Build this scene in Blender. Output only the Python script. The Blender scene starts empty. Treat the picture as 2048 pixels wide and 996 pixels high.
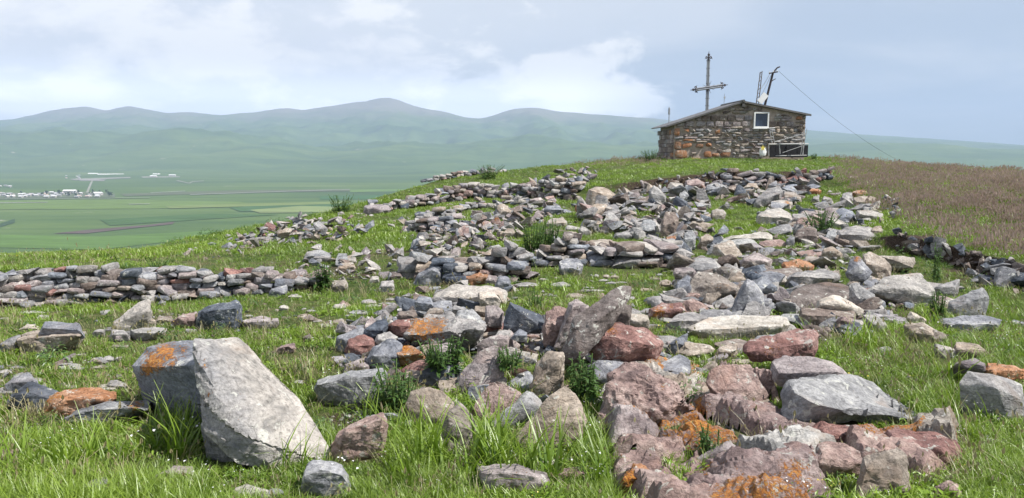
import bpy, bmesh, math, random, colorsys
import numpy as np
from mathutils import Vector, Matrix, Euler
from mathutils.bvhtree import BVHTree

# ------------------------------------------------------------------ camera, sky, sun, exposure
SC = bpy.context.scene
COL = SC.collection
F_PX = 1518.0            # focal length in pixels of the 2048 px wide photograph
CAM_H = 1.65
PITCH = math.atan(198.0 / F_PX)
cam_data = bpy.data.cameras.new('camera')
cam_data.sensor_width = 36.0
cam_data.lens = 36.0 * F_PX / 2048.0
cam_data.clip_start = 0.1
cam_data.clip_end = 60000.0
cam = bpy.data.objects.new('camera', cam_data)
cam.location = (0, 0, CAM_H)
cam.rotation_euler = (math.radians(90) - PITCH, 0, 0)
COL.objects.link(cam)
SC.camera = cam
SC.view_settings.view_transform = 'Standard'
SC.view_settings.look = 'None'
SC.view_settings.exposure = 0.78
SC.view_settings.gamma = 1.0
SC.view_settings.use_curve_mapping = False
SC.cycles.use_denoising = True
SC.cycles.max_bounces = 6
SC.cycles.diffuse_bounces = 3
SC.cycles.volume_bounces = 1
SC.cycles.transparent_max_bounces = 8

SUN = Vector((0.57, -0.18, 0.80)).normalized()      # direction towards the sun
sun_el = math.asin(SUN.z)
sun_rot = math.atan2(SUN.x, SUN.y)

W = bpy.data.worlds.new('World')
SC.world = W
W.use_nodes = True
nt = W.node_tree
for n in list(nt.nodes): nt.nodes.remove(n)


class NT:
    """small helper to write node trees"""
    def __init__(s, tree): s.t = tree
    def n(s, typ, ins=None, **kw):
        nd = s.t.nodes.new(typ)
        for k, v in kw.items(): setattr(nd, k, v)
        for k, v in (ins or {}).items():
            sock = nd.inputs[k]
            if hasattr(v, 'is_output') or isinstance(v, bpy.types.NodeSocket): s.t.links.new(v, sock)
            else: sock.default_value = v
        return nd
    def math(s, op, a, b=0.0, c=None, clamp=False):
        ins = {0: a, 1: b}
        if c is not None: ins[2] = c
        nd = s.n('ShaderNodeMath', ins, operation=op); nd.use_clamp = clamp
        return nd.outputs[0]
    def vmath(s, op, a, b=(0, 0, 0)):
        return s.n('ShaderNodeVectorMath', {0: a, 1: b}, operation=op).outputs[0]
    def noise(s, vec, scale, detail=6, rough=0.55, dist=0.0, out=0):
        return s.n('ShaderNodeTexNoise', {'Vector': vec, 'Scale': scale, 'Detail': detail, 'Roughness': rough, 'Distortion': dist}).outputs[out]
    def ramp(s, fac, stops, interp='LINEAR'):
        r = s.n('ShaderNodeValToRGB', {0: fac}); cr = r.color_ramp; cr.interpolation = interp
        while len(cr.elements) < len(stops): cr.elements.new(0.5)
        for e, (p, c) in zip(cr.elements, stops):
            e.position = p
            e.color = (c, c, c, 1) if not hasattr(c, '__len__') else tuple(c) + (1,)
        return r.outputs[0]
    def mix(s, fac, a, b, mode='MIX'):
        nd = s.n('ShaderNodeMix', data_type='RGBA', blend_type=mode)
        for i, v in ((0, fac), (6, a), (7, b)):
            if isinstance(v, bpy.types.NodeSocket): s.t.links.new(v, nd.inputs[i])
            else: nd.inputs[i].default_value = v if not hasattr(v, '__len__') or len(v) == 4 else tuple(v) + (1,)
        return nd.outputs[2]


g = NT(nt)
sky = g.n('ShaderNodeTexSky', sky_type='NISHITA')
sky.sun_disc = False
sky.sun_elevation = sun_el
sky.sun_rotation = sun_rot
sky.altitude = 1800.0
sky.air_density = 1.0
sky.dust_density = 1.5
tc = g.n('ShaderNodeTexCoord').outputs['Generated']
sep = g.n('ShaderNodeSeparateXYZ', {0: tc})
sx, sy, sz = sep.outputs
# clouds: a thin high sheet everywhere, cumulus banks low over the mountains, clearer and bluer to the right
azm = g.math('ARCTAN2', sx, sy)
zc = g.math('ADD', g.math('MAXIMUM', sz, 0.0), 0.10)
cv = g.n('ShaderNodeCombineXYZ', {0: g.math('DIVIDE', sx, zc), 1: g.math('DIVIDE', sy, zc), 2: 0.0}).outputs[0]
hi = g.noise(g.vmath('ADD', cv, (3.1, 1.7, 0.4)), 0.55, 8, 0.55, 0.5)
lowv = g.n('ShaderNodeCombineXYZ', {0: g.math('MULTIPLY', azm, 1.0), 1: g.math('MULTIPLY', sz, 2.1), 2: 0.3}).outputs[0]
lo = g.noise(g.vmath('ADD', lowv, (5.3, 0.35, 0)), 3.6, 9, 0.56, 0.25)
lo2 = g.noise(g.vmath('ADD', lowv, (1.3, 2.35, 3)), 9.0, 8, 0.6, 0.2)
leftness = g.n('ShaderNodeMapRange', {0: azm, 1: -0.45, 2: 0.42, 3: 0.14, 4: -0.09}).outputs[0]
bk = g.math('DIVIDE', g.math('SUBTRACT', sz, 0.052), 0.034)
bank = g.math('MULTIPLY', g.math('POWER', 2.718, g.math('MULTIPLY', g.math('MULTIPLY', bk, bk), -1.0)), g.n('ShaderNodeMapRange', {0: azm, 1: 0.08, 2: 0.24, 3: 0.17, 4: 0.0}).outputs[0])
d1 = g.math('ADD', g.math('ADD', g.math('MULTIPLY', lo, 0.60), g.math('MULTIPLY', lo2, 0.40)), g.math('ADD', leftness, bank))
m1 = g.n('ShaderNodeMapRange', {0: d1, 1: 0.495, 2: 0.565, 3: 0.0, 4: 1.0}, interpolation_type='SMOOTHSTEP').outputs[0]
m2 = g.n('ShaderNodeMapRange', {0: hi, 1: 0.38, 2: 0.66, 3: 0.0, 4: 0.8}, interpolation_type='SMOOTHSTEP').outputs[0]
side = g.n('ShaderNodeMapRange', {0: azm, 1: -0.35, 2: 0.40, 3: 0.0, 4: 1.0}, interpolation_type='SMOOTHSTEP').outputs[0]
veil = g.mix(side, (5.35, 5.5, 5.85), (2.7, 3.2, 3.95))
veil = g.mix(g.n('ShaderNodeMapRange', {0: sz, 1: 0.0, 2: 0.3, 3: 0.0, 4: 0.5}).outputs[0], veil, (4.85, 5.1, 5.5))
hib = g.n('ShaderNodeMapRange', {0: sz, 1: 0.22, 2: 0.75, 3: 0.88, 4: 0.12}, interpolation_type='SMOOTHSTEP').outputs[0]
skyb = g.mix(hib, sky.outputs[0], veil)            # thin veil over the blue
c1 = g.mix(g.math('MULTIPLY', m2, g.math('MULTIPLY', hib, 0.8)), skyb, (5.2, 5.4, 5.7))
lum = g.ramp(lo2, [(0.40, (5.2, 5.4, 5.85)), (0.47, (5.9, 6.0, 6.3)), (0.56, (6.7, 6.7, 6.7))])
bl = g.math('MULTIPLY', bank, 7.0)                # the sunlit cumulus bank low over the mountains is the brightest
lb = g.math('ADD', 1.0, bl)
lum = g.vmath('MULTIPLY', lum, g.n('ShaderNodeCombineXYZ', {0: lb, 1: lb, 2: lb}).outputs[0])
c2 = g.mix(g.math('MULTIPLY', m1, g.math('ADD', g.math('MULTIPLY', hib, 0.8), 0.29)), c1, lum)
# below the skyline the far air is a plain pale blue
bg = g.n('ShaderNodeBackground', {0: c2, 1: 0.1})
out = g.n('ShaderNodeOutputWorld', {0: bg.outputs[0]})

sun_d = bpy.data.lights.new('sun', 'SUN')
sun_d.energy = 5.0
sun_d.angle = math.radians(0.5)
sun_d.color = (1.0, 0.955, 0.89)
sun_o = bpy.data.objects.new('sun', sun_d)
sun_o.rotation_euler = SUN.to_track_quat('Z', 'Y').to_euler()
COL.objects.link(sun_o)

# ------------------------------------------------------------------ helpers
rng = np.random.default_rng(7)
random.seed(7)
cp, sp_ = math.cos(PITCH), math.sin(PITCH)


def ray(px, py):
    """direction per unit of depth of the line of sight through a point of the photograph"""
    u = (px - 1024.0) / F_PX; v = (py - 498.0) / F_PX
    return np.array([u, cp - v * sp_, -sp_ - v * cp])


def P(px, py, Y):
    """world point that lies Y metres ahead and is seen at (px, py)"""
    r = ray(px, py)
    return np.array([0, 0, CAM_H]) + r * (Y / r[1])


def project(p):
    p = np.atleast_2d(p); d = p - np.array([0, 0, CAM_H])
    t = d[:, 1] * cp - d[:, 2] * sp_
    v = -(d[:, 1] * sp_ + d[:, 2] * cp) / t
    return 1024 + F_PX * d[:, 0] / t, 498 + F_PX * v


def _h(ix, iy, iz, seed):
    n = (ix * 374761393 + iy * 668265263 + iz * 2147483647 + seed * 1274126177) & 0xffffffff
    n = ((n ^ (n >> 13)) * 1274126177) & 0xffffffff
    return ((n ^ (n >> 16)) & 0xffff) / 32767.5 - 1.0


def vnoise(p, seed=0):
    i = np.floor(p).astype(np.int64); f = p - i; f = f * f * (3 - 2 * f); r = 0
    for a in (0, 1):
        for b in (0, 1):
            for c in (0, 1):
                w = (f[:, 0] if a else 1 - f[:, 0]) * (f[:, 1] if b else 1 - f[:, 1]) * (f[:, 2] if c else 1 - f[:, 2])
                r = r + w * _h(i[:, 0] + a, i[:, 1] + b, i[:, 2] + c, seed)
    return r


def fbm(p, seed=0, octv=4, gain=0.5):
    r = 0; a = 1.0
    for k in range(octv):
        r = r + a * vnoise(p * (2.03 ** k) + 17.3 * k, seed + k); a *= gain
    return r


def sstep(x, a, b):
    t = np.clip((x - a) / (b - a), 0, 1)
    return t * t * (3 - 2 * t)


def tag(o, label=None, cat=None, group=None, kind=None):
    if label: o['label'] = label
    if cat: o['category'] = cat
    if group: o['group'] = group
    if kind: o['kind'] = kind
    return o


def empty(name, loc=(0, 0, 0), **kw):
    o = bpy.data.objects.new(name, None); o.location = loc; o.empty_display_size = 0.1
    COL.objects.link(o)
    return tag(o, **kw)


def link(name, me, parent=None, loc=None, rot=None, scale=None):
    o = bpy.data.objects.new(name, me)
    if loc is not None: o.location = loc
    if rot is not None: o.rotation_euler = rot
    if scale is not None: o.scale = scale
    COL.objects.link(o)
    if parent is not None: o.parent = parent
    return o


def pymesh(name, V, Fc, mat=None, smooth=False):
    me = bpy.data.meshes.new(name)
    me.from_pydata([tuple(map(float, v)) for v in V], [], [tuple(map(int, f)) for f in Fc])
    if mat is not None: me.materials.append(mat)
    if smooth: me.polygons.foreach_set('use_smooth', [True] * len(me.polygons))
    me.update()
    return me


class MB:
    """collects simple solids into one mesh"""
    def __init__(s): s.v = []; s.f = []; s.m = []
    def add(s, V, Fc, mi=0):
        b = len(s.v); s.v += [tuple(v) for v in V]
        s.f += [tuple(b + i for i in f) for f in Fc]; s.m += [mi] * len(Fc)
    def box(s, c, d, rot=None, mi=0, bev=0.0):
        c = Vector(c); M = rot.to_matrix() if rot is not None else Matrix.Identity(3)
        V = [c + M @ Vector((x * d[0] / 2, y * d[1] / 2, z * d[2] / 2)) for x in (-1, 1) for y in (-1, 1) for z in (-1, 1)]
        s.add(V, [(0, 1, 3, 2), (4, 6, 7, 5), (0, 4, 5, 1), (2, 3, 7, 6), (0, 2, 6, 4), (1, 5, 7, 3)], mi)
    def tube(s, a, b, r, r2=None, n=8, mi=0):
        a = Vector(a); b = Vector(b); r2 = r if r2 is None else r2
        q = (b - a).to_track_quat('Z', 'Y').to_matrix()
        V = []
        for p_, rr in ((a, r), (b, r2)):
            for k in range(n):
                an = 2 * math.pi * k / n
                V.append(p_ + q @ Vector((rr * math.cos(an), rr * math.sin(an), 0)))
        s.add(V, [(k, (k + 1) % n, n + (k + 1) % n, n + k) for k in range(n)] + [tuple(range(n))[::-1], tuple(range(n, 2 * n))], mi)
    def path(s, pts, r, n=6, mi=0):
        for a, b in zip(pts[:-1], pts[1:]): s.tube(a, b, r, n=n, mi=mi)
    def build(s, name, mats, parent=None, loc=(0, 0, 0), smooth=False):
        me = bpy.data.meshes.new(name)
        V = [tuple(Vector(v) - Vector(loc)) for v in s.v]
        me.from_pydata(V, [], s.f)
        for m in (mats if isinstance(mats, (list, tuple)) else [mats]): me.materials.append(m)
        me.polygons.foreach_set('material_index', s.m)
        if smooth:
            me.polygons.foreach_set('use_smooth', [True] * len(me.polygons)); me.set_sharp_from_angle(angle=math.radians(40))
        me.update()
        return link(name, me, parent, loc)


# ------------------------------------------------------------------ materials
def newmat(name):
    m = bpy.data.materials.new(name); m.use_nodes = True
    for n in list(m.node_tree.nodes): m.node_tree.nodes.remove(n)
    return m, NT(m.node_tree)


def finish(gg, color, rough=0.9, bump=None, strength=0.5, dist=0.01, metallic=0.0, spec=0.3, normal=None):
    b = gg.n('ShaderNodeBsdfPrincipled', {'Roughness': rough, 'Metallic': metallic, 'Specular IOR Level': spec})
    if isinstance(color, bpy.types.NodeSocket): gg.t.links.new(color, b.inputs['Base Color'])
    else: b.inputs['Base Color'].default_value = tuple(color) + (1,)
    if bump is not None:
        bp = gg.n('ShaderNodeBump', {'Height': bump, 'Strength': strength, 'Distance': dist})
        gg.t.links.new(bp.outputs[0], b.inputs['Normal'])
    gg.n('ShaderNodeOutputMaterial', {0: b.outputs[0]})
    return b


KINDS = {   # three stone colours each: darker, main, lighter ; lichen amount ; roughness of relief
    'grey':   ((.13, .13, .135), (.25, .245, .245), (.36, .35, .34), 0.25, 1.0),
    'blue':   ((.095, .105, .125), (.19, .20, .225), (.33, .34, .355), 0.15, 0.8),
    'pale':   ((.19, .185, .175), (.325, .31, .29), (.44, .42, .39), 0.25, 0.9),
    'cream':  ((.27, .24, .20), (.42, .38, .33), (.53, .49, .44), 0.1, 0.8),
    'dark':   ((.035, .042, .055), (.085, .098, .12), (.17, .185, .21), 0.12, 0.8),
    'pink':   ((.17, .12, .115), (.31, .225, .205), (.46, .37, .335), 0.45, 1.8),
    'red':    ((.12, .065, .06), (.25, .14, .125), (.40, .27, .24), 0.4, 1.5),
    'brown':  ((.085, .068, .06), (.17, .14, .125), (.27, .235, .21), 0.2, 1.0),
    'tan':    ((.17, .14, .115), (.29, .25, .21), (.41, .365, .32), 0.35, 1.0),
    'mauve':  ((.15, .125, .13), (.26, .23, .23), (.40, .36, .355), 0.3, 1.1),
    'orange': ((.19, .09, .05), (.34, .17, .09), (.38, .27, .20), 0.7, 1.2),
}
ROCK = {}


def rock_material(kind):
    if kind in ROCK: return ROCK[kind]
    c0, c1, c2, lich, rel = KINDS[kind]
    m, q = newmat('stone_' + kind)
    pos = q.n('ShaderNodeNewGeometry').outputs['Position']
    rnd = q.n('ShaderNodeObjectInfo').outputs['Random']
    off = q.n('ShaderNodeCombineXYZ', {0: q.math('MULTIPLY', rnd, 37.0), 1: q.math('MULTIPLY', rnd, 91.0), 2: q.math('MULTIPLY', rnd, 13.0)}).outputs[0]
    v = q.vmath('ADD', pos, off)
    big = q.noise(v, 3.2, 7, 0.62, 0.6)
    fine = q.noise(v, 38.0, 6, 0.7)
    strv = q.vmath('MULTIPLY', v, (1.0, 1.0, 5.5))
    stra = q.noise(strv, 5.0, 5, 0.6, 0.3)
    col = q.ramp(q.math('ADD', q.math('MULTIPLY', big, 0.62), q.math('MULTIPLY', stra, 0.38)), [(0.36, c0), (0.49, c1), (0.63, c2)])
    sp = q.ramp(fine, [(0.32, 0.50), (0.5, 1.0), (0.70, 1.40)])
    col = q.mix(1.0, col, sp, 'MULTIPLY')
    tint = q.ramp(rnd, [(0.0, (.82, .84, .88)), (0.35, (1.0, .98, .96)), (0.7, (1.14, 1.10, 1.06)), (1.0, (.95, 1.0, 1.04))])
    col = q.mix(1.0, col, tint, 'MULTIPLY')
    # mineral stains
    st = q.ramp(q.noise(q.vmath('ADD', v, (9, 3, 1)), 2.1, 5, 0.6, 1.0), [(0.56, 0.0), (0.70, 0.55)])
    col = q.mix(st, col, (c1[0] * 1.12, c1[1] * 0.93, c1[2] * 0.8))
    dk = q.ramp(q.math('ADD', q.math('MULTIPLY', q.noise(q.vmath('ADD', v, (4, 4, 9)), 4.6, 8, 0.7, 1.2), .7), q.math('MULTIPLY', fine, .3)), [(0.53, 0.0), (0.62, 0.62)])
    col = q.mix(dk, col, (c0[0] * .55, c0[1] * .57, c0[2] * .6))
    fr = q.n('ShaderNodeAttribute', attribute_name='shade_tone').outputs['Fac']  # bluish stone tone that also paints shade onto the large boulder
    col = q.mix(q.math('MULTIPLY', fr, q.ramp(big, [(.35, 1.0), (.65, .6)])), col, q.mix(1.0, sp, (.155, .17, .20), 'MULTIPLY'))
    # pale crust lichen
    lp = q.noise(q.vmath('ADD', v, (2, 7, 4)), 14.0, 5, 0.65, 0.4)
    lm = q.ramp(q.math('ADD', lp, q.math('MULTIPLY', big, 0.35)), [(0.80 - 0.03 * lich, 0.0), (0.835 - 0.03 * lich, 0.75)])
    col = q.mix(lm, col, (.50, .50, .45))
    # orange lichen where the stone carries it (attribute) and in rare specks
    at = q.n('ShaderNodeAttribute', attribute_name='lichen').outputs['Fac']
    on = q.noise(q.vmath('ADD', v, (5, 1, 8)), 24.0, 7, 0.8, 0.8)
    on2 = q.noise(q.vmath('ADD', v, (15, 1, 8)), 2.6, 3, 0.5)
    spk = q.ramp(on2, [(0.58, 0.0), (0.75, 0.16 * lich * 2)])
    on = q.math('ADD', q.math('MULTIPLY', on, .62), q.math('MULTIPLY', q.noise(v, 85.0, 4, .7), .38))
    om = q.ramp(q.math('ADD', on, q.math('ADD', q.math('MULTIPLY', at, 0.18), spk)), [(0.625, 0.0), (0.66, 0.9)])
    oc = q.ramp(q.noise(v, 60.0, 3, 0.6), [(0.35, (.20, .07, .015)), (0.52, (.42, .16, .025)), (0.68, (.50, .26, .05)), (0.8, (.45, .38, .22))])
    col = q.mix(om, col, oc)
    # relief
    vor = q.n('ShaderNodeTexVoronoi', {'Vector': q.vmath('ADD', v, q.n('ShaderNodeVectorMath', {0: q.n('ShaderNodeTexNoise', {'Vector': v, 'Scale': 6.0}).outputs[1], 3: 0.25}, operation='SCALE').outputs[0]), 'Scale': 5.5}, feature='DISTANCE_TO_EDGE').outputs[0]
    crack = q.math('MAXIMUM', q.ramp(vor, [(0.0, 0.0), (0.03, 1.0)]), q.ramp(q.noise(v, 2.3, 4, .6), [(.50, 1.0), (.60, 0.0)]))
    h1 = q.noise(v, 16.0, 9, 0.72, 0.3)
    hb = q.math('ADD', q.math('ADD', q.math('MULTIPLY', h1, 1.0 * rel), q.math('MULTIPLY', q.noise(v, 5.5, 6, .6, .6), 1.6 * rel)), q.math('ADD', q.math('MULTIPLY', crack, 0.16), q.math('MULTIPLY', stra, 0.55)))
    hb = q.math('ADD', hb, q.math('MULTIPLY', om, 0.25))
    col = q.mix(q.math('SUBTRACT', 0.30, q.math('MULTIPLY', crack, 0.30)), col, (c0[0] * .35, c0[1] * .35, c0[2] * .35))
    finish(q, col, 0.88, hb, 0.9, 0.030, spec=0.2)
    ROCK[kind] = m
    return m


def plain_mat(name, col, rough=0.8, metallic=0.0, var=0.25, scale=12.0, bump=0.3, dist=0.004, spec=0.3):
    m, q = newmat(name)
    v = q.n('ShaderNodeTexCoord').outputs['Object']
    nz = q.noise(v, scale, 6, 0.65, 0.2)
    c = q.ramp(nz, [(0.3, tuple(x * (1 - var) for x in col)), (0.7, tuple(min(1, x * (1 + var)) for x in col))])
    finish(q, c, rough, nz, bump, dist, metallic, spec)
    return m
# ------------------------------------------------------------------ the hill top, as one sheet
# profiles along thirteen bearings: (row in the photograph, metres ahead); same feature = same place in the list
FG = [(1700, 1.3), (996, 3.45), (850, 4.55), (700, 6.25)]
PROF = {
    -600: [(640, 8.6), (560, 9.2), (550, 10), (543, 11), (541, 11.4), (537, 12.2), (533, 13), (530, 13.8), (528, 14.3), (526, 15)],
    0: [(613, 9.2), (542, 9.8), (532, 10.8), (526, 11.8), (524, 12.2), (520, 13), (517, 13.8), (515, 14.6), (514, 15), (512, 15.8)],
    300: [(605, 9.4), (540, 10), (530, 10.8), (520, 11.8), (517, 12.2), (511, 13), (507, 13.8), (504, 14.7), (503, 15.2), (500, 16.2)],
    450: [(597, 9.5), (545, 10), (528, 11.2), (513, 12.6), (508, 13), (497, 14), (488, 15), (480, 16), (476, 16.5), (464, 18)],
    600: [(590, 9.6), (570, 9.9), (540, 11.2), (515, 12.9), (510, 13.3), (490, 14.9), (475, 16.2), (462, 17.4), (456, 18), (438, 20)],
    750: [(585, 9.5), (572, 9.8), (540, 11), (505, 13), (498, 13.5), (470, 16), (450, 18), (430, 20.2), (424, 20.8), (397, 25)],
    900: [(582, 9.4), (570, 9.8), (540, 11), (505, 12.9), (497, 13.4), (460, 16.5), (430, 20), (405, 23.5), (398, 24.3), (354, 34)],
    1050: [(580, 9.3), (568, 9.7), (538, 10.9), (500, 13), (492, 13.5), (455, 16.6), (420, 20.5), (392, 24.5), (386, 25.2), (337, 38)],
    1200: [(580, 9.2), (567, 9.6), (535, 10.9), (498, 13), (490, 13.5), (450, 16.8), (415, 20.5), (391, 23.8), (372, 24.2), (322, 38)],
    1320: [(579, 9.2), (566, 9.6), (534, 10.9), (498, 13), (489, 13.5), (449, 16.7), (413, 20.4), (389, 23.8), (357, 24.1), (315, 37.5)],
    1450: [(578, 9.2), (566, 9.6), (534, 10.8), (497, 12.9), (489, 13.4), (448, 16.6), (412, 20.2), (378, 24), (341, 24.3), (312, 38)],
    1640: [(575, 9.2), (563, 9.6), (530, 10.8), (494, 12.8), (486, 13.3), (444, 16.4), (408, 20), (371, 24), (346, 24.4), (313, 40)],
    1720: [(575, 9.1), (563, 9.5), (528, 10.7), (492, 12.6), (482, 13.1), (442, 16), (405, 19.6), (375, 23), (368, 24), (320, 40)],
    1800: [(580, 9), (568, 9.4), (535, 10.5), (500, 12), (466, 12.12), (436, 15), (400, 18.6), (375, 21.6), (368, 22.4), (328, 38)],
    1900: [(600, 8.6), (585, 9), (555, 10), (528, 10.9), (490, 11.02), (455, 13.8), (412, 17), (385, 19.8), (376, 20.8), (336, 34)],
    2048: [(640, 7.9), (620, 8.3), (592, 8.9), (568, 9.5), (530, 9.62), (490, 12), (435, 15), (400, 17.6), (390, 18.6), (344, 31)],
    2700: [(720, 6.8), (690, 7.2), (660, 7.6), (640, 8), (602, 8.12), (550, 10), (480, 12.5), (440, 14.6), (425, 15.6), (375, 24)],
}
PXC = sorted(PROF)
NK = 14
SUBK = 14
cpx = np.arange(-600, 2701, 10.0)
kr = np.array([[r for r, _ in FG + PROF[p]] for p in PXC], float)
ky = np.array([[y for _, y in FG + PROF[p]] for p in PXC], float)
RK = np.stack([np.interp(cpx, PXC, kr[:, k]) for k in range(NK)], 1)
YK = np.stack([np.interp(cpx, PXC, ky[:, k]) for k in range(NK)], 1)
ker = np.ones(9) / 9
for k in range(NK):
    RK[:, k] = np.convolve(np.pad(RK[:, k], 4, 'edge'), ker, 'valid'); YK[:, k] = np.convolve(np.pad(YK[:, k], 4, 'edge'), ker, 'valid')
sdense = np.linspace(0, NK - 1, (NK - 1) * SUBK + 1)
RD = np.stack([np.interp(sdense, np.arange(NK), RK[i]) for i in range(len(cpx))])
# depth between two knots follows the line of sight so that the ground between them is straight
YD = np.zeros_like(RD)
for i in range(len(cpx)):
    s = sdense
    k = np.minimum(s.astype(int), NK - 2); fr = s - k
    ra = RK[i, k]; rb = RK[i, k + 1]; ya = YK[i, k]; yb = YK[i, k + 1]
    sl = lambda r: (ray(0, r)[2] / ray(0, r)[1])
    da = np.array([sl(r) for r in ra]); db = np.array([sl(r) for r in rb]); dm = np.array([sl(r) for r in RD[i]])
    za = da * ya; zb = db * yb
    den = dm * (yb - ya) - (zb - za)
    t = np.where(np.abs(den) > 1e-6, (za - dm * ya) / np.where(np.abs(den) > 1e-6, den, 1), fr)
    t = np.where((t > -0.01) & (t < 1.01), t, fr)
    YD[i] = ya + t * (yb - ya)
    # knots sorted outwards
    YD[i] = np.maximum.accumulate(YD[i])


def colidx(px): return min(max((px + 600) / 10.0, 0), len(cpx) - 1)


def gY(px, row):
    """how far ahead the ground seen at (px,row) lies"""
    c = colidx(px); i = int(c); j = min(i + 1, len(cpx) - 1); f = c - i
    def one(a): return float(np.interp(row, RD[a][::-1], YD[a][::-1]))
    return one(i) * (1 - f) + one(j) * f


GW = np.zeros((len(cpx), RD.shape[1], 3))
for i, px in enumerate(cpx):
    for j in range(RD.shape[1]):
        GW[i, j] = P(px, RD[i, j], YD[i, j])
# beyond the brow the hill falls away to the plain
fall = [(1.2, -.12), (3, -.7), (6, -2.2), (12, -5.5), (25, -12), (60, -28), (140, -58), (320, -105), (620, -160)]
ext = np.zeros((len(cpx), len(fall), 3))
for i in range(len(cpx)):
    b = GW[i, -1]; nrm = np.array([b[0] / b[1], 1.0])
    slope = min(0.0, (b[2] - CAM_H) / b[1]) * 1.0
    for k, (d, z) in enumerate(fall):
        ext[i, k] = (b[0] + nrm[0] * d, b[1] + d, b[2] + z + slope * min(d, 12))
NB = GW.shape[1]
GW = np.concatenate([GW, ext], 1)
ni, nj = GW.shape[:2]
flat = GW.reshape(-1, 3)
amp = np.repeat(np.concatenate([np.linspace(0.5, 1, NB), np.full(len(fall), 1.0)])[None], ni, 0).reshape(-1)
flat[:, 2] += (0.030 * fbm(flat * [1.1, 1.1, 0], 3, 4) + 0.014 * fbm(flat * [5, 5, 0], 9, 3)) * amp * np.clip(flat[:, 1] / 14, .3, 1)
flat[:, 2] += 0.6 * fbm(flat * [.04, .04, 0], 31, 3) * np.clip((flat[:, 1] - 48) / 60, 0, 1)
# raised mounds: the foreground rubble island and the red outcrop (px,row,rx,ry,height)
for (mx, my, w_, h_) in ():
    c = P(mx, my, gY(mx, my)); d2 = ((flat[:, 0] - c[0]) ** 2 + (flat[:, 1] - c[1]) ** 2) / w_ ** 2
    flat[:, 2] += h_ * np.exp(-d2)
gfaces = [(i * nj + j, (i + 1) * nj + j, (i + 1) * nj + j + 1, i * nj + j + 1) for i in range(ni - 1) for j in range(nj - 1)]

fpx, frow = project(flat)


def ell(px, row, L):
    r = np.zeros_like(px)
    for (x, y, rx, ry, s) in L:
        r = np.maximum(r, s * np.exp(-(((px - x) / rx) ** 2 + ((row - y) / ry) ** 2) * 1.2))
    return r


SOIL = [(760, 800, 90, 70, 1), (700, 850, 70, 40, .8), (1140, 650, 150, 60, .9), (1290, 740, 120, 50, .7), (330, 640, 130, 18, .7), (120, 815, 120, 25, .6),
        (880, 505, 160, 18, .8), (700, 545, 110, 14, .9), (560, 535, 60, 12, .7), (1100, 475, 60, 14, .4), (1540, 362, 110, 12, .7),
        (1300, 440, 150, 30, .5), (1850, 900, 110, 90, .8), (1480, 600, 100, 30, .5), (1750, 620, 70, 25, .8), (1960, 545, 130, 22, .9), (1850, 480, 60, 16, .9),
        (1250, 400, 100, 12, .6), (900, 400, 140, 14, .5), (640, 470, 90, 16, .7), (620, 400, 60, 10, .5), (560, 720, 60, 30, .6), (280, 690, 60, 30, .4),
        (930, 470, 100, 20, .5), (60, 850, 80, 16, .5), (1600, 560, 60, 20, .3), (1450, 700, 160, 40, .5), (290, 880, 120, 30, .35), (1500, 920, 300, 80, .45)]


def redness(px, row):
    r = sstep(px + 0.0, 1640, 1760) * (1 - sstep(row - (345 + (px - 1650) * 0.36), -40, 70)) 
    r = np.maximum(r, 0.7 * sstep(px, 1100, 1180) * (1 - sstep(px, 1300, 1340)) * (1 - sstep(row, 322, 338)))
    return r * sstep(row, 300, 318)


soil = ell(fpx, frow, SOIL) * (.35 + .75 * sstep(fbm(flat * [2.2, 2.2, 0], 61, 4), -.5, .4))
dn = np.zeros(len(flat))
ground_me = bpy.data.meshes.new('hill_ground')
ground_me.from_pydata(flat.tolist(), [], gfaces)
ground_me.polygons.foreach_set('use_smooth', [True] * len(ground_me.polygons))
ground_me.update()
nz = np.zeros(len(flat) * 3); ground_me.vertices.foreach_get('normal', nz); nz = nz.reshape(-1, 3)[:, 2]
steep = 1.05 * (1 - sstep(nz, 0.55, 0.85))
steep[frow < 250] = 0
soil = np.maximum(soil, steep * (flat[:, 1] < 60))
red = redness(fpx, frow) * (flat[:, 1] < 60)
for nm, arr in (('soil', soil), ('red', red)):
    a = ground_me.attributes.new(nm, 'FLOAT', 'POINT'); a.data.foreach_set('value', np.clip(arr, 0, 1.4).astype(np.float32))

m, q = newmat('hill_turf')
pos = q.n('ShaderNodeNewGeometry').outputs['Position']
n1 = q.noise(pos, 1.3, 6, 0.6, 0.4); n2 = q.noise(pos, 9.0, 6, 0.65); n3 = q.noise(pos, 55.0, 5, 0.7)
gcol = q.ramp(q.math('ADD', q.math('MULTIPLY', n1, .5), q.math('MULTIPLY', n2, .5)), [(0.32, (.028, .045, .012)), (0.48, (.055, .08, .022)), (0.58, (.10, .10, .045)), (0.70, (.16, .135, .08))])
rcol = q.ramp(n2, [(0.3, (.09, .11, .04)), (0.5, (.16, .14, .085)), (0.72, (.24, .19, .14))])
scol = q.ramp(n3, [(0.3, (.018, .012, .009)), (0.5, (.05, .036, .027)), (0.64, (.11, .082, .064)), (0.76, (.22, .19, .165))])
at_s = q.n('ShaderNodeAttribute', attribute_name='soil').outputs['Fac']; at_r = q.n('ShaderNodeAttribute', attribute_name='red').outputs['Fac']
sm = q.ramp(q.math('ADD', q.math('MULTIPLY', at_s, 0.75), q.math('ADD', q.math('MULTIPLY', n2, 0.5), q.math('MULTIPLY', n1, 0.25))), [(0.60, 0.0), (0.80, 1.0)])
c = q.mix(at_r, gcol, rcol)
c = q.mix(1.0, c, q.ramp(n3, [(0.3, 0.7), (0.7, 1.25)]), 'MULTIPLY')
c = q.mix(sm, c, scol)
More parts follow.
